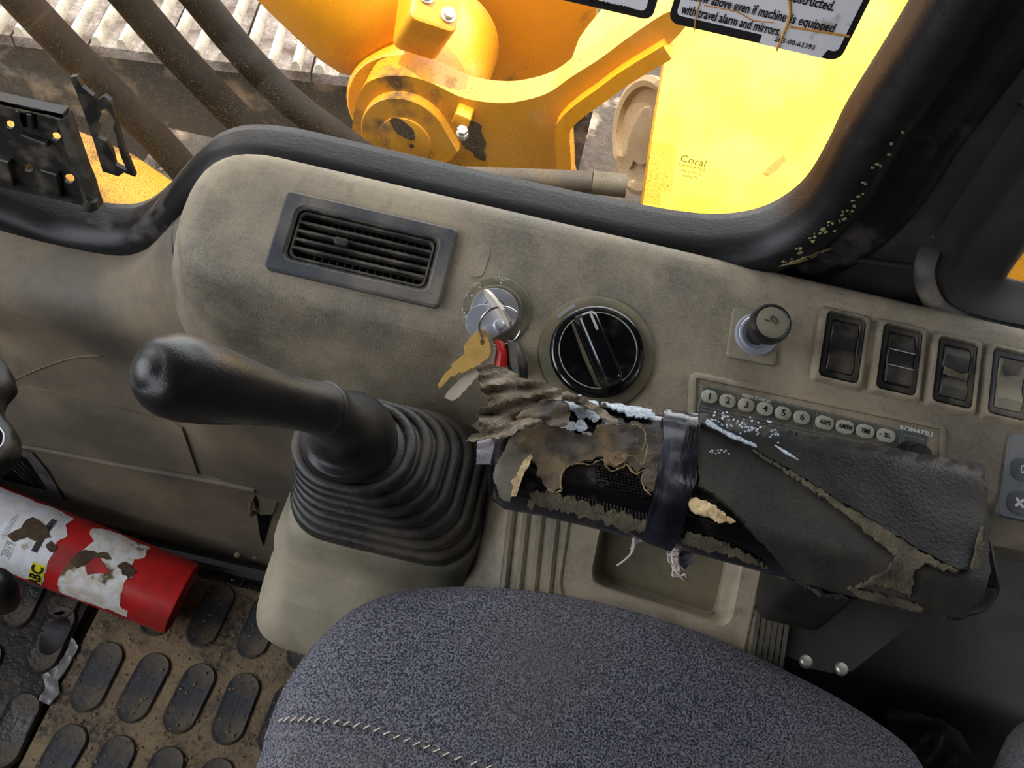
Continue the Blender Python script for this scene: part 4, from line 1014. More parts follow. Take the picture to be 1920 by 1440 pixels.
# crumpled lever boot behind the seat
m_ = MB(); lp = [(1655, 1322), (1760, 1345), (1800, 1372), (1815, 1400), (1832, 1440), (1830, 1480), (1720, 1470), (1690, 1400), (1668, 1360)]
v2, fs = fill(jag(lp, 12, .6, 3), 7); P = [at_z(q.x, q.y, .41 + .012 * mnoise.noise(Vector((q.x / 55, q.y / 55, 2)))) for q in v2]
sheet(m_, P, [Vector((0, 0, 1))] * len(P), fs, .02)
tag(m_.build('seat_lever_cover', REARP, smooth=60), 'crumpled dark cover wedged between seat cushion and backrest', 'cover')

# ================================================================== FLOOR MATS
fmat = thing('floor_mat', 'muddy rubber floor mat with raised oval pads', 'floor mat', Vector((-.1, .15, 0)))
m_ = MB(); mp_ = rounded([(-.432, .372), (-.432, -.3), (.1, -.3), (.1, .372)], .02)
m_.prism(mp_, 0, .008, .002); m_.build('base', FLOORMAT, fmat)
ROOTM['floor_mat'] = T((-.1, .15, 0))
fmat.children[0].location = (.1, -.15, 0)
stad = rrect(.0395, .083, .0195, 8); pm = MB(); pm.loft([[(x, y, z) for x, y in inset(stad, s_)] for s_, z in ((0, .006), (.0005, .0105), (.002, .0125), (.0045, .0115), (.0075, .0112))], cap0=False)
first = None
pads = []
for i in range(-1, 6): pads.append((-.396 + .0555 * i, .230))
for i in range(0, 5): pads.append((-.300 + .0625 * i, .329))
for i in range(-1, 6): pads.append((-.394 + .0565 * i, .135))
for i in range(0, 4): pads.append((-.39 + .0555 * i, .04))
pads.append((-.358, .329))
for x, y in pads:
    if x < -.415: continue
    if first is None: first = pm.build('pad', PAD, fmat, 40); o_ = first
    else: o_ = first.copy(); COL.objects.link(o_)
    o_.location = (x + .1, y - .15, 0); o_.rotation_euler = (0, 0, math.radians(rnd.uniform(-5, -1)))
rm = thing('pedal_mat', 'wet dark rubber mat left of the floor mat under the extinguisher', 'floor mat', Vector((-.7, .15, 0)))
m_ = MB(); m_.prism(rounded([(-1.0, .372), (-1.0, -.3), (-.445, -.3), (-.445, .372)], .01), 0, .010, .002); o_ = m_.build('base', PAD_WET, rm); o_.location = (.7, -.15, 0)
f2 = None
for x, y in [(-.466, .258), (-.455, .155), (-.475, .32), (-.52, .30), (-.525, .2), (-.58, .26), (-.515, .10), (-.46, .06)]:
    if f2 is None: f2 = pm.build('pad', PAD_WET, rm, 40); o_ = f2
    else: o_ = f2.copy(); COL.objects.link(o_)
    o_.location = (x + .7, y - .15, .002); o_.rotation_euler = (0, 0, math.radians(rnd.uniform(-4, 4)))
m_ = MB(T((-.463, .262, .0135))); m_.prism(jag(ell(.014, .024, 20), .004, .0015, 3), 0, .0008); tag(m_.build('oil_puddle', WETP), 'small shiny wet spot on a pad of the dark mat', 'puddle')
# smear of pale sludge on the mat edge
v2, fs = fill(jag([(135, 1195), (146, 1212), (128, 1250), (108, 1275), (112, 1300), (92, 1322), (70, 1312), (84, 1290), (80, 1265), (110, 1245), (128, 1215)], 6, 1.5, 4), 8)
m_ = MB(); sheet(m_, [at_z(q.x, q.y, .013 + .003 * mnoise.noise(Vector((q.x / 12, q.y / 12, 0)))) for q in v2], [Vector((0, 0, 1))] * len(v2), fs, .004)
tag(m_.build('sludge_smear', mat('grey sludge', S(120, 118, 120), .25, dust=S(90, 78, 64), amt=.4, dscale=50)), 'shiny grey sludge smear along the mat edge', 'dirt')
# loose grit
m_ = MB(); r3 = random.Random(5)
for k in range(900):
    x, y = r3.uniform(-.43, -.08), r3.uniform(.06, .385)
    if y < .2 and x > -.2: continue
    s_ = r3.choice([.0008, .0011, .0015, .002]); z = .009 + s_ * .3
    for (px_, py_) in pads:
        if abs(x - px_) < .018 and abs(y - py_) < .04: z = .0118 + s_ * .3
    vs = [Vector((r3.uniform(.6, 1.3) * a, r3.uniform(.6, 1.3) * b, r3.uniform(.6, 1) * c)) * s_ + Vector((x, y, z)) for a, b, c in ((1, 0, 0), (-1, 0, 0), (0, 1, 0), (0, -1, 0), (0, 0, 1), (0, 0, -1))]
    m_.add(vs, [(0, 2, 4), (2, 1, 4), (1, 3, 4), (3, 0, 4), (2, 0, 5), (1, 2, 5), (3, 1, 5), (0, 3, 5)])
stuff(tag(m_.build('grit', GRITM, smooth=0), 'dry grit and crumbs scattered between the mat pads', 'dirt'))
for k, (x, y, r) in enumerate(((446, 1040, .0045), (478, 1045, .003))):
    p = at_z(x, y, .03); m_ = MB(T(p)); m_.lathe([(0.0006, -r), (r * .8, -r * .5), (r, .1 * r), (r * .6, r * .8), (.0004, r)], 9)
    tag(m_.build('pebble', GRITM, smooth=0), 'larger pale pebble on the rubber strip by the dash' if k == 0 else 'smaller pale pebble on the rubber strip near the pod', 'pebble')

# ================================================================== FIRE EXTINGUISHER
R = .0435; zA = R + .0125
eE = at_z(342, 1122, zA + .0); eS = at_z(-10, 985, zA + .055)
ax = (eS - eE); ax.normalize()
sidev = Vector((-ax.y, ax.x, 0)).normalized()
if sidev.y > 0: sidev = -sidev        # towards the operator
upv = ax.cross(sidev); upv = upv if upv.z > 0 else -upv
EXM = Matrix(((ax.x, sidev.x, upv.x, eE.x), (ax.y, sidev.y, upv.y, eE.y), (ax.z, sidev.z, upv.z, zA), (0, 0, 0, 1)))
ext = thing('fire_extinguisher', 'red fire extinguisher with torn white labels lying on the floor', 'fire extinguisher', EXM)
def cyl(s_, ph, r): return Vector((s_, r * math.sin(ph), r * math.cos(ph)))   # ph 0 = top, + towards the operator
m_ = MB(); rings = []
for s_, r in ((.03, .0405), (.002, .0415), (0, .0425), (.001, .0434), (.004, R), (.1, R), (.2, R), (.3, R), (.38, R), (.41, .041), (.44, .033), (.46, .022), (.47, .016), (.50, .016)):
    rings.append([cyl(s_, 2 * math.pi * k / 64, r) for k in range(64)])
m_.loft(rings, cap0=True); m_.build('cylinder', RED, ext, 40)
m_ = MB(); m_.loft([[cyl(s_, 2 * math.pi * k / 32, r) for k in range(32)] for s_, r in ((.0302, .0401), (.0312, .0401))]); m_.build('base_cavity', DARK, ext)
m_ = MB(); m_.box((.50, 0, 0), (.05, .03, .035)); m_.box((.54, 0, .03), (.14, .018, .006)); m_.box((.53, 0, .018), (.12, .018, .005)); m_.build('valve_head', BLACK, ext)
def wrap(name, poly, mt, off=.0006, rag=.0, seed=0, label=None, th=.0005, step=.006):
    """poly in (distance from base, angle in degrees)"""
    po = [(s_ * .72, math.radians(a) * R) for s_, a in poly]
    if rag: po = jag(po, .004, rag, seed)
    v2, fs = fill(po, step); m_ = MB()
    sheet(m_, [cyl(q.x, q.y / R, R + off) for q in v2], [cyl(0, q.y / R, 1) for q in v2], fs, th)
    return m_.build(name, mt, ext, 60, label=label)
wrap('lower_label', [(.080, -48), (.078, -20), (.090, -12), (.088, 4), (.079, 14), (.086, 20), (.084, 48), (.078, 62), (.060, 66), (.062, 82), (.17, 84), (.176, 60), (.175, 30), (.166, 8), (.160, -14), (.172, -30), (.158, -50)], LABELW, .0006, .0024, 2, 'grimy white lower label torn at its edges')
wrap('upper_label', [(.205, -44), (.208, -24), (.196, -8), (.204, 6), (.200, 30), (.200, 84), (.40, 84), (.40, -50), (.23, -50)], LABELC, .0006, .0024, 3, 'white upper label with faded print')
wrap('class_block', [(.2005, 44), (.2005, 80), (.222, 80), (.222, 44)], YELB, .0012, 0, 0, 'yellow extinguisher class block')
wrap('warning_bar', [(.222, -24), (.222, 30), (.231, 30), (.231, -24)], INK, .0012, .0003, 4, 'dark printed bar')
wrap('torn_spot', [(.112, 18), (.135, 4), (.152, 2), (.15, 22), (.140, 34)], RED, .0010, .0008, 5, 'red paint showing through a torn spot')
wrap('dirt_smear', [(.150, -2), (.165, 8), (.172, 24), (.158, 30), (.140, 8), (.120, 2), (.13, -6)], DIRT, .0012, .002, 6)
wrap('dirt_smear', [(.232, -10), (.255, -14), (.262, 6), (.272, 22), (.258, 28), (.245, 14), (.228, 16), (.215, 4)], DIRT, .0014, .0025, 7)
wrap('dirt_smear', [(.078, 6), (.098, -2), (.106, 6), (.094, 16), (.080, 20)], DIRT, .0012, .002, 8)
wrap('dirt_smear', [(.198, 14), (.212, 8), (.216, 16), (.204, 22)], DIRT, .0014, .0015, 9)
def curved_text(body, size, s0, ph, mt, along=False, xs=1, bold=0):
    v0, fs = textmesh(body, size, bold); vs = []
    for v in v0:
        # reading direction runs round the body
        vs.append(cyl(s0 * .72 + v.y, math.radians(ph - math.degrees(v.x * xs / R)), R + .0016))
    m_ = MB(); m_.add(vs, fs)
    return m_.build('lettering', mt, ext, 0)
curved_text('ABC', .018, .2105, 66, INK, xs=.85, bold=.0006)
curved_text('2019', .010, .262, 40, GREYP, xs=.9)
curved_text('1533537391', .0065, .276, 10, GREYP, xs=.9)
for k in range(4): curved_text('use upright  pull pin  aim at base', .0035, .214 + k * .005, -26, GREYP, xs=.5)
wrap('year_box_line', [(.2555, 28), (.2555, 54), (.2560, 54), (.2560, 28)], GREYP, .0012); wrap('year_box_line', [(.2685, 28), (.2685, 54), (.2690, 54), (.2690, 28)], GREYP, .0012)

# ================================================================== MONITOR AND LEVER KNOB AT THE LEFT
mo = thing('monitor', 'black rounded monitor housing with white outlined screen', 'monitor', Vector((-.42, .27, .5)))
mz = .50
body = rounded([tuple(at_z(x, y, mz).xy) for x, y in [(-150, 628), (-10, 654), (12, 680), (20, 712), (-2, 735), (-8, 755), (4, 775), (24, 798), (25, 834), (8, 856), (-15, 872), (-150, 895)]], .004, 3)
m_ = MB(); m_.prism(body, mz - .018, mz, .006); m_.build('housing', BLACK, mo, 60, world=True)
scr = rounded([tuple(at_z(x, y, mz).xy) for x, y in [(-130, 762), (-10, 788), (9, 812), (8, 832), (-10, 850), (-130, 868)]], .003)
m_ = MB(); m_.frame(scr, inset(scr, .0009), mz - .001, mz + .0008); m_.build('screen_outline', WHITEP, mo, world=True)
m_ = MB(); m_.prism(inset(scr, .0009), mz - .001, mz + .0004); m_.build('screen', SCREEN, mo, world=True)
m_ = MB(); m_.tube([(-.45, .30, .45), (-.46, .34, .40), (-.50, .36, .36)], .012, 14); m_.build('stalk', BLACK, mo, world=True)
kb = at_z(-8, 1108, .36)
tl = thing('travel_lever', 'black round travel lever knob at the left beside the extinguisher', 'lever', kb)
m_ = MB(T((0, 0, .0))); m_.lathe([(.004, -.03), (.010, -.026), (.0155, -.014), (.017, 0), (.0155, .012), (.010, .018), (.002, .020)], 24); m_.build('knob', GRIP, tl, 70)
m_ = MB(); m_.tube([(0, 0, -.025), (-.12, .0, -.15), (-.22, .02, -kb.z + .01)], .006, 12); m_.build('rod', BRACKETP, tl)

# ================================================================== THINGS ON THE GLASS
YG = YW + .020
def gm_(px, py, y=YG): return T(at_y(px, py, y)) @ RWALL
def w2(px, py, y=YG): p = at_y(px, py, y); return (p.x, p.z)
GM = T((0, YG, 0)) @ RWALL
d1 = thing('warning_decal', 'white black bordered warning decal on the glass reading travel alarm', 'decal', T(at_y(1420, 40, YG)))
bl_, br_ = w2(1252, 38), w2(1572, 118); wdt = br_[0] - bl_[0]; z0 = (bl_[1] + br_[1]) / 2; hgt = .125
ctr = (bl_[0] + wdt / 2, z0 + hgt / 2)
m_ = MB(T((ctr[0], YG, ctr[1])) @ RWALL); m_.prism(rrect(wdt, hgt, .007), 0, .0004); m_.build('border', INK, d1, world=True)
m_ = MB(T((ctr[0], YG, ctr[1])) @ RWALL); m_.prism(rrect(wdt - .008, hgt - .010, .003, 4, 0, .001), .0002, .0008); m_.build('film', DECALW, d1, world=True)
m_ = MB(T((ctr[0], YG, ctr[1])) @ RWALL); m_.prism([(wdt / 2 - .052, -hgt / 2), (wdt / 2 - .012, -hgt / 2), (wdt / 2 - .010, -hgt / 2 + .006), (wdt / 2 - .052, -hgt / 2 + .006)], .0003, .0009); m_.build('number_tab', DECALW, d1, world=True)
def gtext(s_, px, py, size, par, mt=INK, xs=.72, bold=.0002, align='LEFT', dz=.0012):
    return text(s_, size, T(at_y(px, py, YG - dz)) @ RWALL, mt, par, xs=xs, bold=bold, align=align, inworld=True)
zB = z0 + .0105
def dline(s_, row, x0_, x1_, size=.0088):
    return text(s_, size, T((x0_, YG - .0012, zB + .0094 * row)) @ RWALL, INK, d1, bold=.00010, align='LEFT', inworld=True, width=x1_ - x0_)
xa = max(at_y(1268, 20, YG).x, bl_[0] + .0062); xb = at_y(1457, 75, YG).x; xm = at_y(1464, 55, YG).x; xe = at_y(1550, 80, YG).x
dline('with travel alarm and mirrors.', 0, xa, xb)
dline('Follow above even if machine', 1, xa, at_y(1462, 58, YG).x); dline('is equipped', 1, at_y(1470, 60, YG).x, xe)
dline('Use a spotter if view is obstructed.', 2.35, xa, at_y(1546, 48, YG).x)
dline('and keep people out of travel path', 3.5, xa, at_y(1590, 5, YG).x)
text('203-00-61391', .0046, T((ctr[0] + wdt / 2 - .031, YG - .0013, ctr[1] - hgt / 2 + .0055)) @ RWALL, INK, d1, inworld=True)
for pth in ([(1313, 0), (1305, 30), (1302, 57)], [(1480, 0), (1481, 30), (1470, 60), (1456, 95)], [(1480, 50), (1530, 58), (1592, 68)], [(1320, 10), (1380, 22), (1412, 38), (1450, 42)]):
    P = [at_y(x, y, YG - .0012) for x, y in pth]; m_ = MB(); m_.tube(spline(P, 4), .0008 if pth[0][0] == 1480 else .0004, 6); m_.build('tear_line', TEAR, d1, world=True)
d2 = thing('part_number_decal', 'decal corner with black border beside the larger warning decal', 'decal', T(at_y(1160, 5, YG)))
br2 = w2(1222, 38); h2 = .12; w2_ = .15; c2 = (br2[0] - w2_ / 2, br2[1] + h2 / 2)
m_ = MB(T((c2[0], YG, c2[1])) @ RWALL); m_.prism(rrect(w2_, h2, .006), 0, .0004); m_.build('border', INK, d2, world=True)
m_ = MB(T((c2[0], YG, c2[1])) @ RWALL); m_.prism(rrect(w2_ - .011, h2 - .010, .003), .0002, .0008); m_.build('film', DECALW, d2, world=True)
text('203-00-61270', .0050, T(at_y(1142, 10, YG - .0014)) @ RWALL, INK, d2, inworld=True)
# etched glass mark, lower right
em = thing('glass_mark', 'faint etched maker mark low on the big window glass', 'mark', T(at_y(1305, 320, YG)))
text('Coral', .0085, T(at_y(1300, 302, YG - .0004)) @ RWALL, mat('etched glass', S(226, 200, 40), .7), em, inworld=True)
for k, s_ in enumerate(('LAMINATED', 'AS 2 M 10', 'SAFETY')):
    text(s_, .0036, T(at_y(1298 - k * 2, 314 + k * 9, YG - .0004)) @ RWALL, MATS['etched glass'], em, inworld=True)

# broken black holder stuck on the glass
YB = YW + .012
bk = thing('broken_holder', 'broken black plastic holder plate with round holes on the glass', 'holder', T(at_y(90, 270, YB)))
BM = T((0, YB, 0)) @ RWALL
po = [w2(x, y, YB) for x, y in [(-60, 165), (0, 176), (50, 188), (95, 196), (130, 204), (150, 260), (172, 320), (188, 372), (120, 360), (50, 344), (-60, 318)]]
hl = [[(w2(cx + r * math.cos(2 * math.pi * k / 12), cy + r * .9 * math.sin(2 * math.pi * k / 12), YB)) for k in range(12)] for cx, cy, r in ((22, 230, 9), (108, 252, 9), (57, 311, 9), (133, 331, 10), (-30, 220, 9), (-30, 292, 9))]
m_ = MB(BM); holed(m_, po, hl, 0, .003); m_.build('plate', BLACK, bk, 30, world=True)
for (a, b, c, d) in (((38, 195), (70, 203), (74, 232), (52, 226)), ((78, 200), (128, 212), (118, 238), (82, 228)), ((48, 240), (96, 258), (99, 265), (52, 250)), ((0, 285), (26, 292), (36, 338), (8, 330)), ((84, 306), (116, 316), (124, 356), (94, 350)), ((42, 188), (60, 190), (66, 230), (52, 232))):
    m_ = MB(BM); m_.prism([w2(*a, YB), w2(*b, YB), w2(*c, YB), w2(*d, YB)], .002, .009, .001, 1); m_.build('clip', BLACK, bk, 30, world=True)
for (a, b) in (((130, 205), (190, 378)), ((-60, 318), (188, 374)), ((-60, 163), (130, 204))):
    A, B = Vector(w2(*a, YB)), Vector(w2(*b, YB)); dd = (B - A); m_ = MB(BM); m_.box(((A.x + B.x) / 2, (A.y + B.y) / 2, .005), (dd.length, .004, .010), Matrix.Rotation(math.atan2(dd.y, dd.x), 4, 'Z')); m_.build('rim', BLACK, bk, 0, world=True)
m_ = MB(BM); m_.prism(jag([w2(x, y, YB) for x, y in [(120, 212), (138, 205), (160, 270), (186, 340), (192, 378), (176, 376), (150, 300)]], .006, .0008, 2), .003, .012); m_.build('snapped_edge', VENTBLK, bk, 30, world=True)
m_ = MB(BM); m_.prism(jag([w2(x, y, YB) for x, y in [(-60, 158), (0, 172), (40, 184), (85, 192), (128, 200), (125, 206), (80, 200), (20, 186), (-60, 170)]], .004, .001, 4), .004, .010); m_.build('glue_remains', CREASE, bk, 30, world=True)
m_ = MB(); m_.tube([at_y(172, 372, YB - .012), at_y(166, 390, YB - .012)], .005, 10); m_.build('peg', VENTBLK, bk, world=True)
st = thing('broken_strip', 'broken thin black plastic frame strip on the glass beside the holder', 'strip', T(at_y(195, 230, YB)))
m_ = MB(BM)
po = [w2(x, y, YB) for x, y in [(136, 140), (146, 138), (158, 158), (178, 175), (186, 196), (190, 212), (186, 226), (190, 240), (185, 252), (203, 260), (214, 280), (220, 304), (246, 318), (257, 325), (236, 318), (226, 326), (196, 316), (182, 266), (166, 222), (150, 170)]]
holed(m_, jag(po, .006, .0006, 1), [], 0, .004); m_.build('left_arm', BLACK, st, 30, world=True)
m_ = MB(BM); po = [w2(x, y, YB) for x, y in [(184, 186), (200, 174), (212, 184), (218, 210), (226, 240), (238, 280), (257, 324), (246, 322), (232, 290), (222, 248), (216, 235), (218, 222), (206, 198), (194, 202)]]
holed(m_, jag(po, .006, .0006, 2), [], 0, .004); m_.build('right_arm', BLACK, st, 30, world=True)

# ================================================================== OUTSIDE: yellow boom foot
YBk = 1.0
bb = thing('boom_bracket', 'yellow boom foot bracket with pin boss and curved flanges outside', 'bracket', Vector((-.1, 1.05, .0)))
face_ = [(660, 330), (663, 215), (680, 165), (703, 148), (740, 142), (775, 145), (814, 158), (859, 180), (900, 190), (950, 193), (1000, 184), (1035, 170), (1070, 145), (1125, 110), (1190, 62), (1260, 20), (1290, 40), (1245, 92), (1167, 147), (1100, 195), (1070, 225), (1062, 310), (1064, 420), (900, 470), (700, 440)]
fp = [w2(x, y, YBk) for x, y in face_]
fps = [(v.x, v.y) for v in spline(fp, 4, True)]
for k, dy in enumerate((0, .31)):
    m_ = MB(T((0, YBk + dy, 0)) @ RWALL); holed(m_, fps, [], -.055, 0); m_.build('side_plate', YEL_D, bb, 40, world=True)
rb = [w2(x, y, YBk) for x, y in [(1050, 420), (1048, 310), (1044, 235), (1056, 207), (1085, 180), (1120, 155), (1167, 120), (1245, 72)]]
rs = spline([Vector((a, b, 0)) for a, b in rb], 4); m_ = MB(); rings = []
for p in rs: rings.append(p)
rg = []
for i, p in enumerate(rs):
    t = (rs[min(i + 1, len(rs) - 1)] - rs[max(i - 1, 0)]).normalized(); nn = Vector((-t.y, t.x, 0)) * -1
    a, b = p, p + nn * .021
    rg.append([Vector((a.x, YBk - .018, a.y)), Vector((b.x, YBk - .018, b.y)), Vector((b.x, YBk + .02, b.y)), Vector((a.x, YBk + .02, a.y))])
m_.loft(rg); m_.build('edge_flange', YEL, bb, 40, world=True)
# pin boss and keeper plate
pc = at_y(764, 246, YBk); tipk = w2(864, 272, YBk)
m_ = MB(T((pc.x, YBk, pc.z)) @ RWALL); rk_ = .0665
td = [(rk_ * math.cos(a), rk_ * math.sin(a)) for a in [math.radians(38 + (322 - 38 - 30) * k / 30) for k in range(31)]] + [(tipk[0] - pc.x - .012, tipk[1] - pc.z - .022), (tipk[0] - pc.x, tipk[1] - pc.z)]
m_.prism(td, 0, .016, .002, 1); m_.build('keeper_plate', YEL_D, bb, 30, world=True)
m_ = MB(T((pc.x + .0, YBk - .016, pc.z - .006)) @ RWALL); m_.lathe([(.040, 0), (.040, .003), (.036, .004), (0, .004)], 36); m_.build('pin_end', YEL_D, bb, world=True)
m_ = MB(T((pc.x + .012, YBk - .020, pc.z - .008)) @ RWALL); m_.lathe([(.004, 0), (.004, .001), (0, .001)], 12); m_.build('pin_hole', GREASE, bb, world=True)
v2, fs = fill(jag(ell(.022, .012, 16), .005, .003, 3), .008); m_ = MB(T((pc.x - .002, YBk - .021, pc.z + .018)) @ RWALL @ RZ(-38)); sheet(m_, [Vector((q.x, q.y, 0)) for q in v2], [Vector((0, 0, 1))] * len(v2), fs, .0008); m_.build('grease_stain', GREASE, bb, world=True)
gz = at_y(885, 262, YBk); m_ = MB(T((gz.x, YBk, gz.z)) @ RWALL)
holed(m_, jag([(-.02, .03), (.01, .028), (.02, .0), (.024, -.03), (.008, -.028), (-.012, -.012), (-.022, .008)], .006, .003, 5), [], -.001, .001); m_.build('grease_stain', GREASE, bb, world=True)
p = at_y(866, 224, YBk - .02); m_ = MB(T(p) @ RWALL @ RZ(-12)); m_.prism(rrect(.024, .020, .004), -.02, .006, .002); m_.build('stop_block', YEL, bb, world=True)
p = at_y(867, 245, YBk - .03); m_ = MB(T(p) @ RX(20)); m_.lathe([(.009, -.012), (.009, -.004), (.0075, -.003), (.0075, .004), (0, .005)], 6); m_.build('keeper_bolt', BOLTM, bb, 20, world=True)
# boom cylinder
pinB = at_y(800, 118, 1.17); far = at_y(548, -150, 1.19)
bc = thing('boom_cylinder', 'thick yellow boom cylinder barrel running up behind the bracket', 'cylinder', pinB)
dv = (far - pinB); ln = dv.length; zq = dv.to_track_quat('Z', 'Y').to_matrix().to_4x4()
m_ = MB(T(pinB) @ zq); m_.lathe([(.05, .03), (.085, .05), (.108, .085), (.116, .12), (.118, .20), (.118, ln + .6)], 48); m_.build('barrel', YEL, bc, 60, world=True)
m_ = MB(T((pinB.x + .0, 1.06, pinB.z - .02)) @ RX(-90)); m_.lathe([(.095, 0), (.1, .006), (.1, .214), (.095, .22)], 40); m_.build('eye', YEL, bc, 40, world=True)
blk = at_y(806, 12, 1.05); bd = T(blk) @ RZ(8) @ RX(28) @ RY(18)
m_ = MB(bd); m_.prism(rrect(.066, .09, .012), -.05, .03, .006); m_.build('port_block', YEL, bc, 40, world=True)
for x, y in ((-.018, .030), (.018, .030), (-.014, -.008), (.018, -.024)):
    m_ = MB(bd @ T((x, y, .03))); m_.lathe([(.0105, 0), (.0105, .003), (.0078, .004), (.0078, .009), (.0068, .010), (0, .010)], 12); m_.build('bolt', BOLTM, bc, 30, world=True)
# sloping sunlit plate on the right
tau = math.radians(52); pn = Vector((0, -math.cos(tau), math.sin(tau))); pcn = pn.dot(Vector((0, 1.0, .25)))
def onp(x, y, o=0): return on(x, y, pn, pcn + o)
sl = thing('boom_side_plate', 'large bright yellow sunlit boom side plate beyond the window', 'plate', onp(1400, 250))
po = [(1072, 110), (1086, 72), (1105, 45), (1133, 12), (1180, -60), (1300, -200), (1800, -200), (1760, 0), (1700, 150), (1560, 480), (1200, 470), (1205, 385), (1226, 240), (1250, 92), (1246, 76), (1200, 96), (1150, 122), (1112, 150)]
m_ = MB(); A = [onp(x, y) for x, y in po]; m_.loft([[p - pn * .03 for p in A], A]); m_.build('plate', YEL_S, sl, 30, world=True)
m_ = MB(); m_.tube([onp(1112, 160, .004), onp(1120, 135, .006), onp(1135, 100, .006), onp(1138, 84, .004)], .006, 8); m_.build('weld_bead', YEL, sl, world=True)
for po in ([(1430, 325), (1450, 305), (1470, 290), (1474, 300), (1458, 318), (1440, 330)],):
    v2, fs = fill(jag(po, 6, 2, 2), 8); m_ = MB(); sheet(m_, [onp(q.x, q.y, .0012) for q in v2], [pn] * len(v2), fs, .001); m_.build('bare_patch', mat('orange undercoat', S(214, 128, 40), .6), sl, world=True)
# yellow body side seen through the rear window
m_ = MB(); m_.prism(rounded([(.52, -1.3), (2.4, -1.3), (2.4, .75), (.52, .75)], .04), -.03, 0, .01)
sb_ = m_.build('engine_side_cover', YEL_D, smooth=30); sb_.matrix_world = T((0, 1.05, 0)) @ RX(84)
tag(sb_, 'yellow engine side cover seen through the rear quarter window', 'cover')
# work lamp seen edge on, pipe, deck
lp = at_y(1212, 256, 1.36); lz = Vector((-.85, -.50, .12)).normalized()
wl_ = thing('work_lamp', 'dusty cream round work lamp seen edge on by the yellow plate', 'lamp', lp)
m_ = MB(T(lp) @ lz.to_track_quat('Z', 'Y').to_matrix().to_4x4()); m_.lathe([(r_ * 1.22, z_ * 1.22) for r_, z_ in ((.03, -.03), (.075, -.01), (.090, 0), (.090, .008), (.082, .012), (.074, .010), (.070, .002), (.045, .0), (.042, .008), (.0, .010))], 48); m_.build('rim', CREAM, wl_, world=True)
m_ = MB(T(lp) @ lz.to_track_quat('Z', 'Y').to_matrix().to_4x4()); m_.box((0, 0, .006), (.008, .15, .006)); m_.build('cross_bar', CREAM, wl_, world=True)
m_ = MB(); a, b = at_y(800, 330, .86), at_y(1112, 342, .86); m_.tube([a, a.lerp(b, .5), b], .0145, 16)
tag(m_.build('hydraulic_pipe', PIPE), 'brown dusty pipe running low along the window outside', 'pipe')
m_ = MB(); c = at_y(1175, 349, .86); m_.tube([b, b.lerp(c, .5), c], .015, 16); tag(m_.build('pipe_sleeve', mat('pale grey sleeve', S(92, 84, 70), .7, dust=S(70, 60, 44), amt=.4, dscale=20)), 'paler grey sleeve at the end of the pipe', 'pipe')
# hoses
for k, pth in enumerate(([(-60, -110), (40, 0), (130, 95), (240, 205), (330, 300), (430, 420)], [(150, -110), (240, -5), (330, 100), (410, 185), (480, 255), (600, 380)], [(290, -100), (370, -5), (460, 105), (550, 195), (640, 262), (760, 350)])):
    Y0 = .80 + .02 * k; P = [at_y(x, y, Y0 + .02 * i * 0) for i, (x, y) in enumerate(pth)]
    m_ = MB(); m_.tube(spline(P, 6), .0205 - .001 * k, 16)
    tag(m_.build('hydraulic_hose', HOSE, smooth=60), ['leftmost dusty black hose crossing behind the broken holder', 'middle dusty black hose crossing the view of the track', 'rightmost dusty black hose nearest the yellow cylinder'][k], 'hose', 'hoses outside the window')
# yellow step below left
m_ = MB(); st_ = [w2(x, y, .66) for x, y in [(-80, 250), (60, 300), (150, 250), (230, 275), (320, 330), (420, 420), (-80, 420)]]
A = [at_z(x, y, .30) for x, y in [(-150, 210), (120, 235), (170, 255), (250, 290), (330, 345), (350, 440), (-150, 420)]]
m_.loft([[p - Vector((0, 0, .04)) for p in A], A]); tag(m_.build('yellow_step', YEL_D, smooth=30), 'yellow step plate just below the front of the window', 'step')
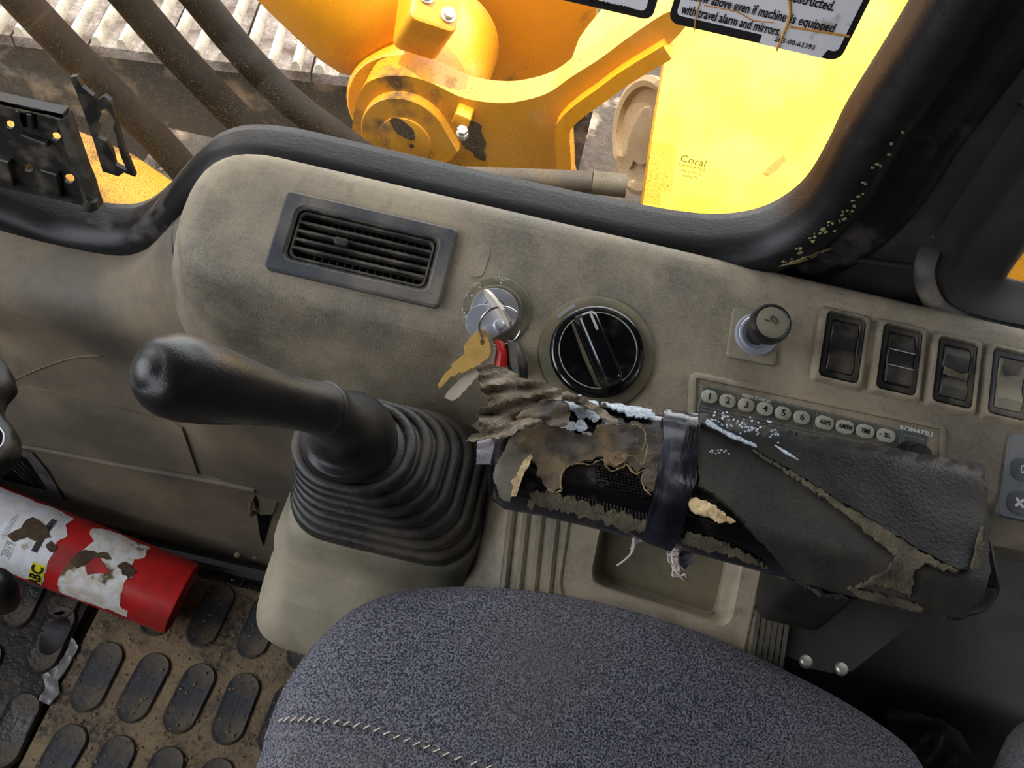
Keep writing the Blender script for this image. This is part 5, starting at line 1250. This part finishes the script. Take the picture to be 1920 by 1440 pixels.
# dark deck added below in place of the shadow on the ground
m_ = MB(); m_.box((0.2, 1.12, -.42), (2.4, 1.0, .1))
tag(m_.build('shade_deck', DECK, smooth=0), 'dark dirt covered deck added where shade falls beneath the hoses', 'deck')
m_ = MB(); r4 = random.Random(9)
for k in range(160):
    x, y = r4.uniform(-1.0, .0), r4.uniform(1.1, 1.6); s_ = r4.uniform(.006, .02)
    vs = [Vector((r4.uniform(.6, 1.3) * a, r4.uniform(.6, 1.3) * b, r4.uniform(.5, .9) * c)) * s_ + Vector((x, y, -.368)) for a, b, c in ((1, 0, 0), (-1, 0, 0), (0, 1, 0), (0, -1, 0), (0, 0, 1), (0, 0, -1))]
    m_.add(vs, [(0, 2, 4), (2, 1, 4), (1, 3, 4), (3, 0, 4), (2, 0, 5), (1, 2, 5), (3, 1, 5), (0, 3, 5)])
stuff(tag(m_.build('dirt_clods', SOIL, smooth=0), 'dry clods of soil lying on the added dark deck', 'dirt'))
# crawler track
tO = at_z(165, 84, -.3); yaw = math.radians(10)
TM = T((tO.x, tO.y, -.3)) @ Matrix.Rotation(yaw, 4, 'Z')
trk = thing('crawler_track', 'mud whitened steel crawler track with ribbed shoes', 'track', TM)
PITCH = .19; sm = gmesh = None
for i in range(-7, 7):
    if sm is None:
        m_ = MB(); m_.loft([[(x, y, z) for x, y in [(.003, 0), (PITCH - .003, 0), (PITCH - .003, .6), (.003, .6)]] for z in (-.03, -.001)]); sm = m_.build('shoe', TRACK, trk, 0); sh = sm
        gr_ = []
        for x in (.022, .086, .150):
            m_ = MB(); m_.loft([[(x + a, y, z) for a, z in ((-.014, -.002), (-.009, .020), (-.004, .026), (.004, .026), (.009, .020), (.014, -.002))] for y in (.0, .012, .59, .6)]); g = m_.build('grouser', TRACK_B, sh, 40); gr_.append(g)
    else:
        sh = sm.copy(); COL.objects.link(sh)
        for g in gr_: q = g.copy(); COL.objects.link(q); q.parent = sh
    sh.location = (i * PITCH, 0, 0)
m_ = MB(); m_.box((0, .3, -.28), (2.7, .5, .46)); m_.build('track_frame', DECK, trk, 0)
# ground
m_ = MB(); v2 = []; n_ = 40
for j in range(n_ + 1):
    for i in range(n_ + 1):
        x, y = -14 + 28 * i / n_, -14 + 28 * j / n_; v2.append((x, y, -.95 + .05 * mnoise.noise(Vector((x * .7, y * .7, 0)))))
m_.add(v2, [(j * (n_ + 1) + i, j * (n_ + 1) + i + 1, (j + 1) * (n_ + 1) + i + 1, (j + 1) * (n_ + 1) + i) for j in range(n_) for i in range(n_)])
struct(m_.build('ground', SOIL, smooth=60))
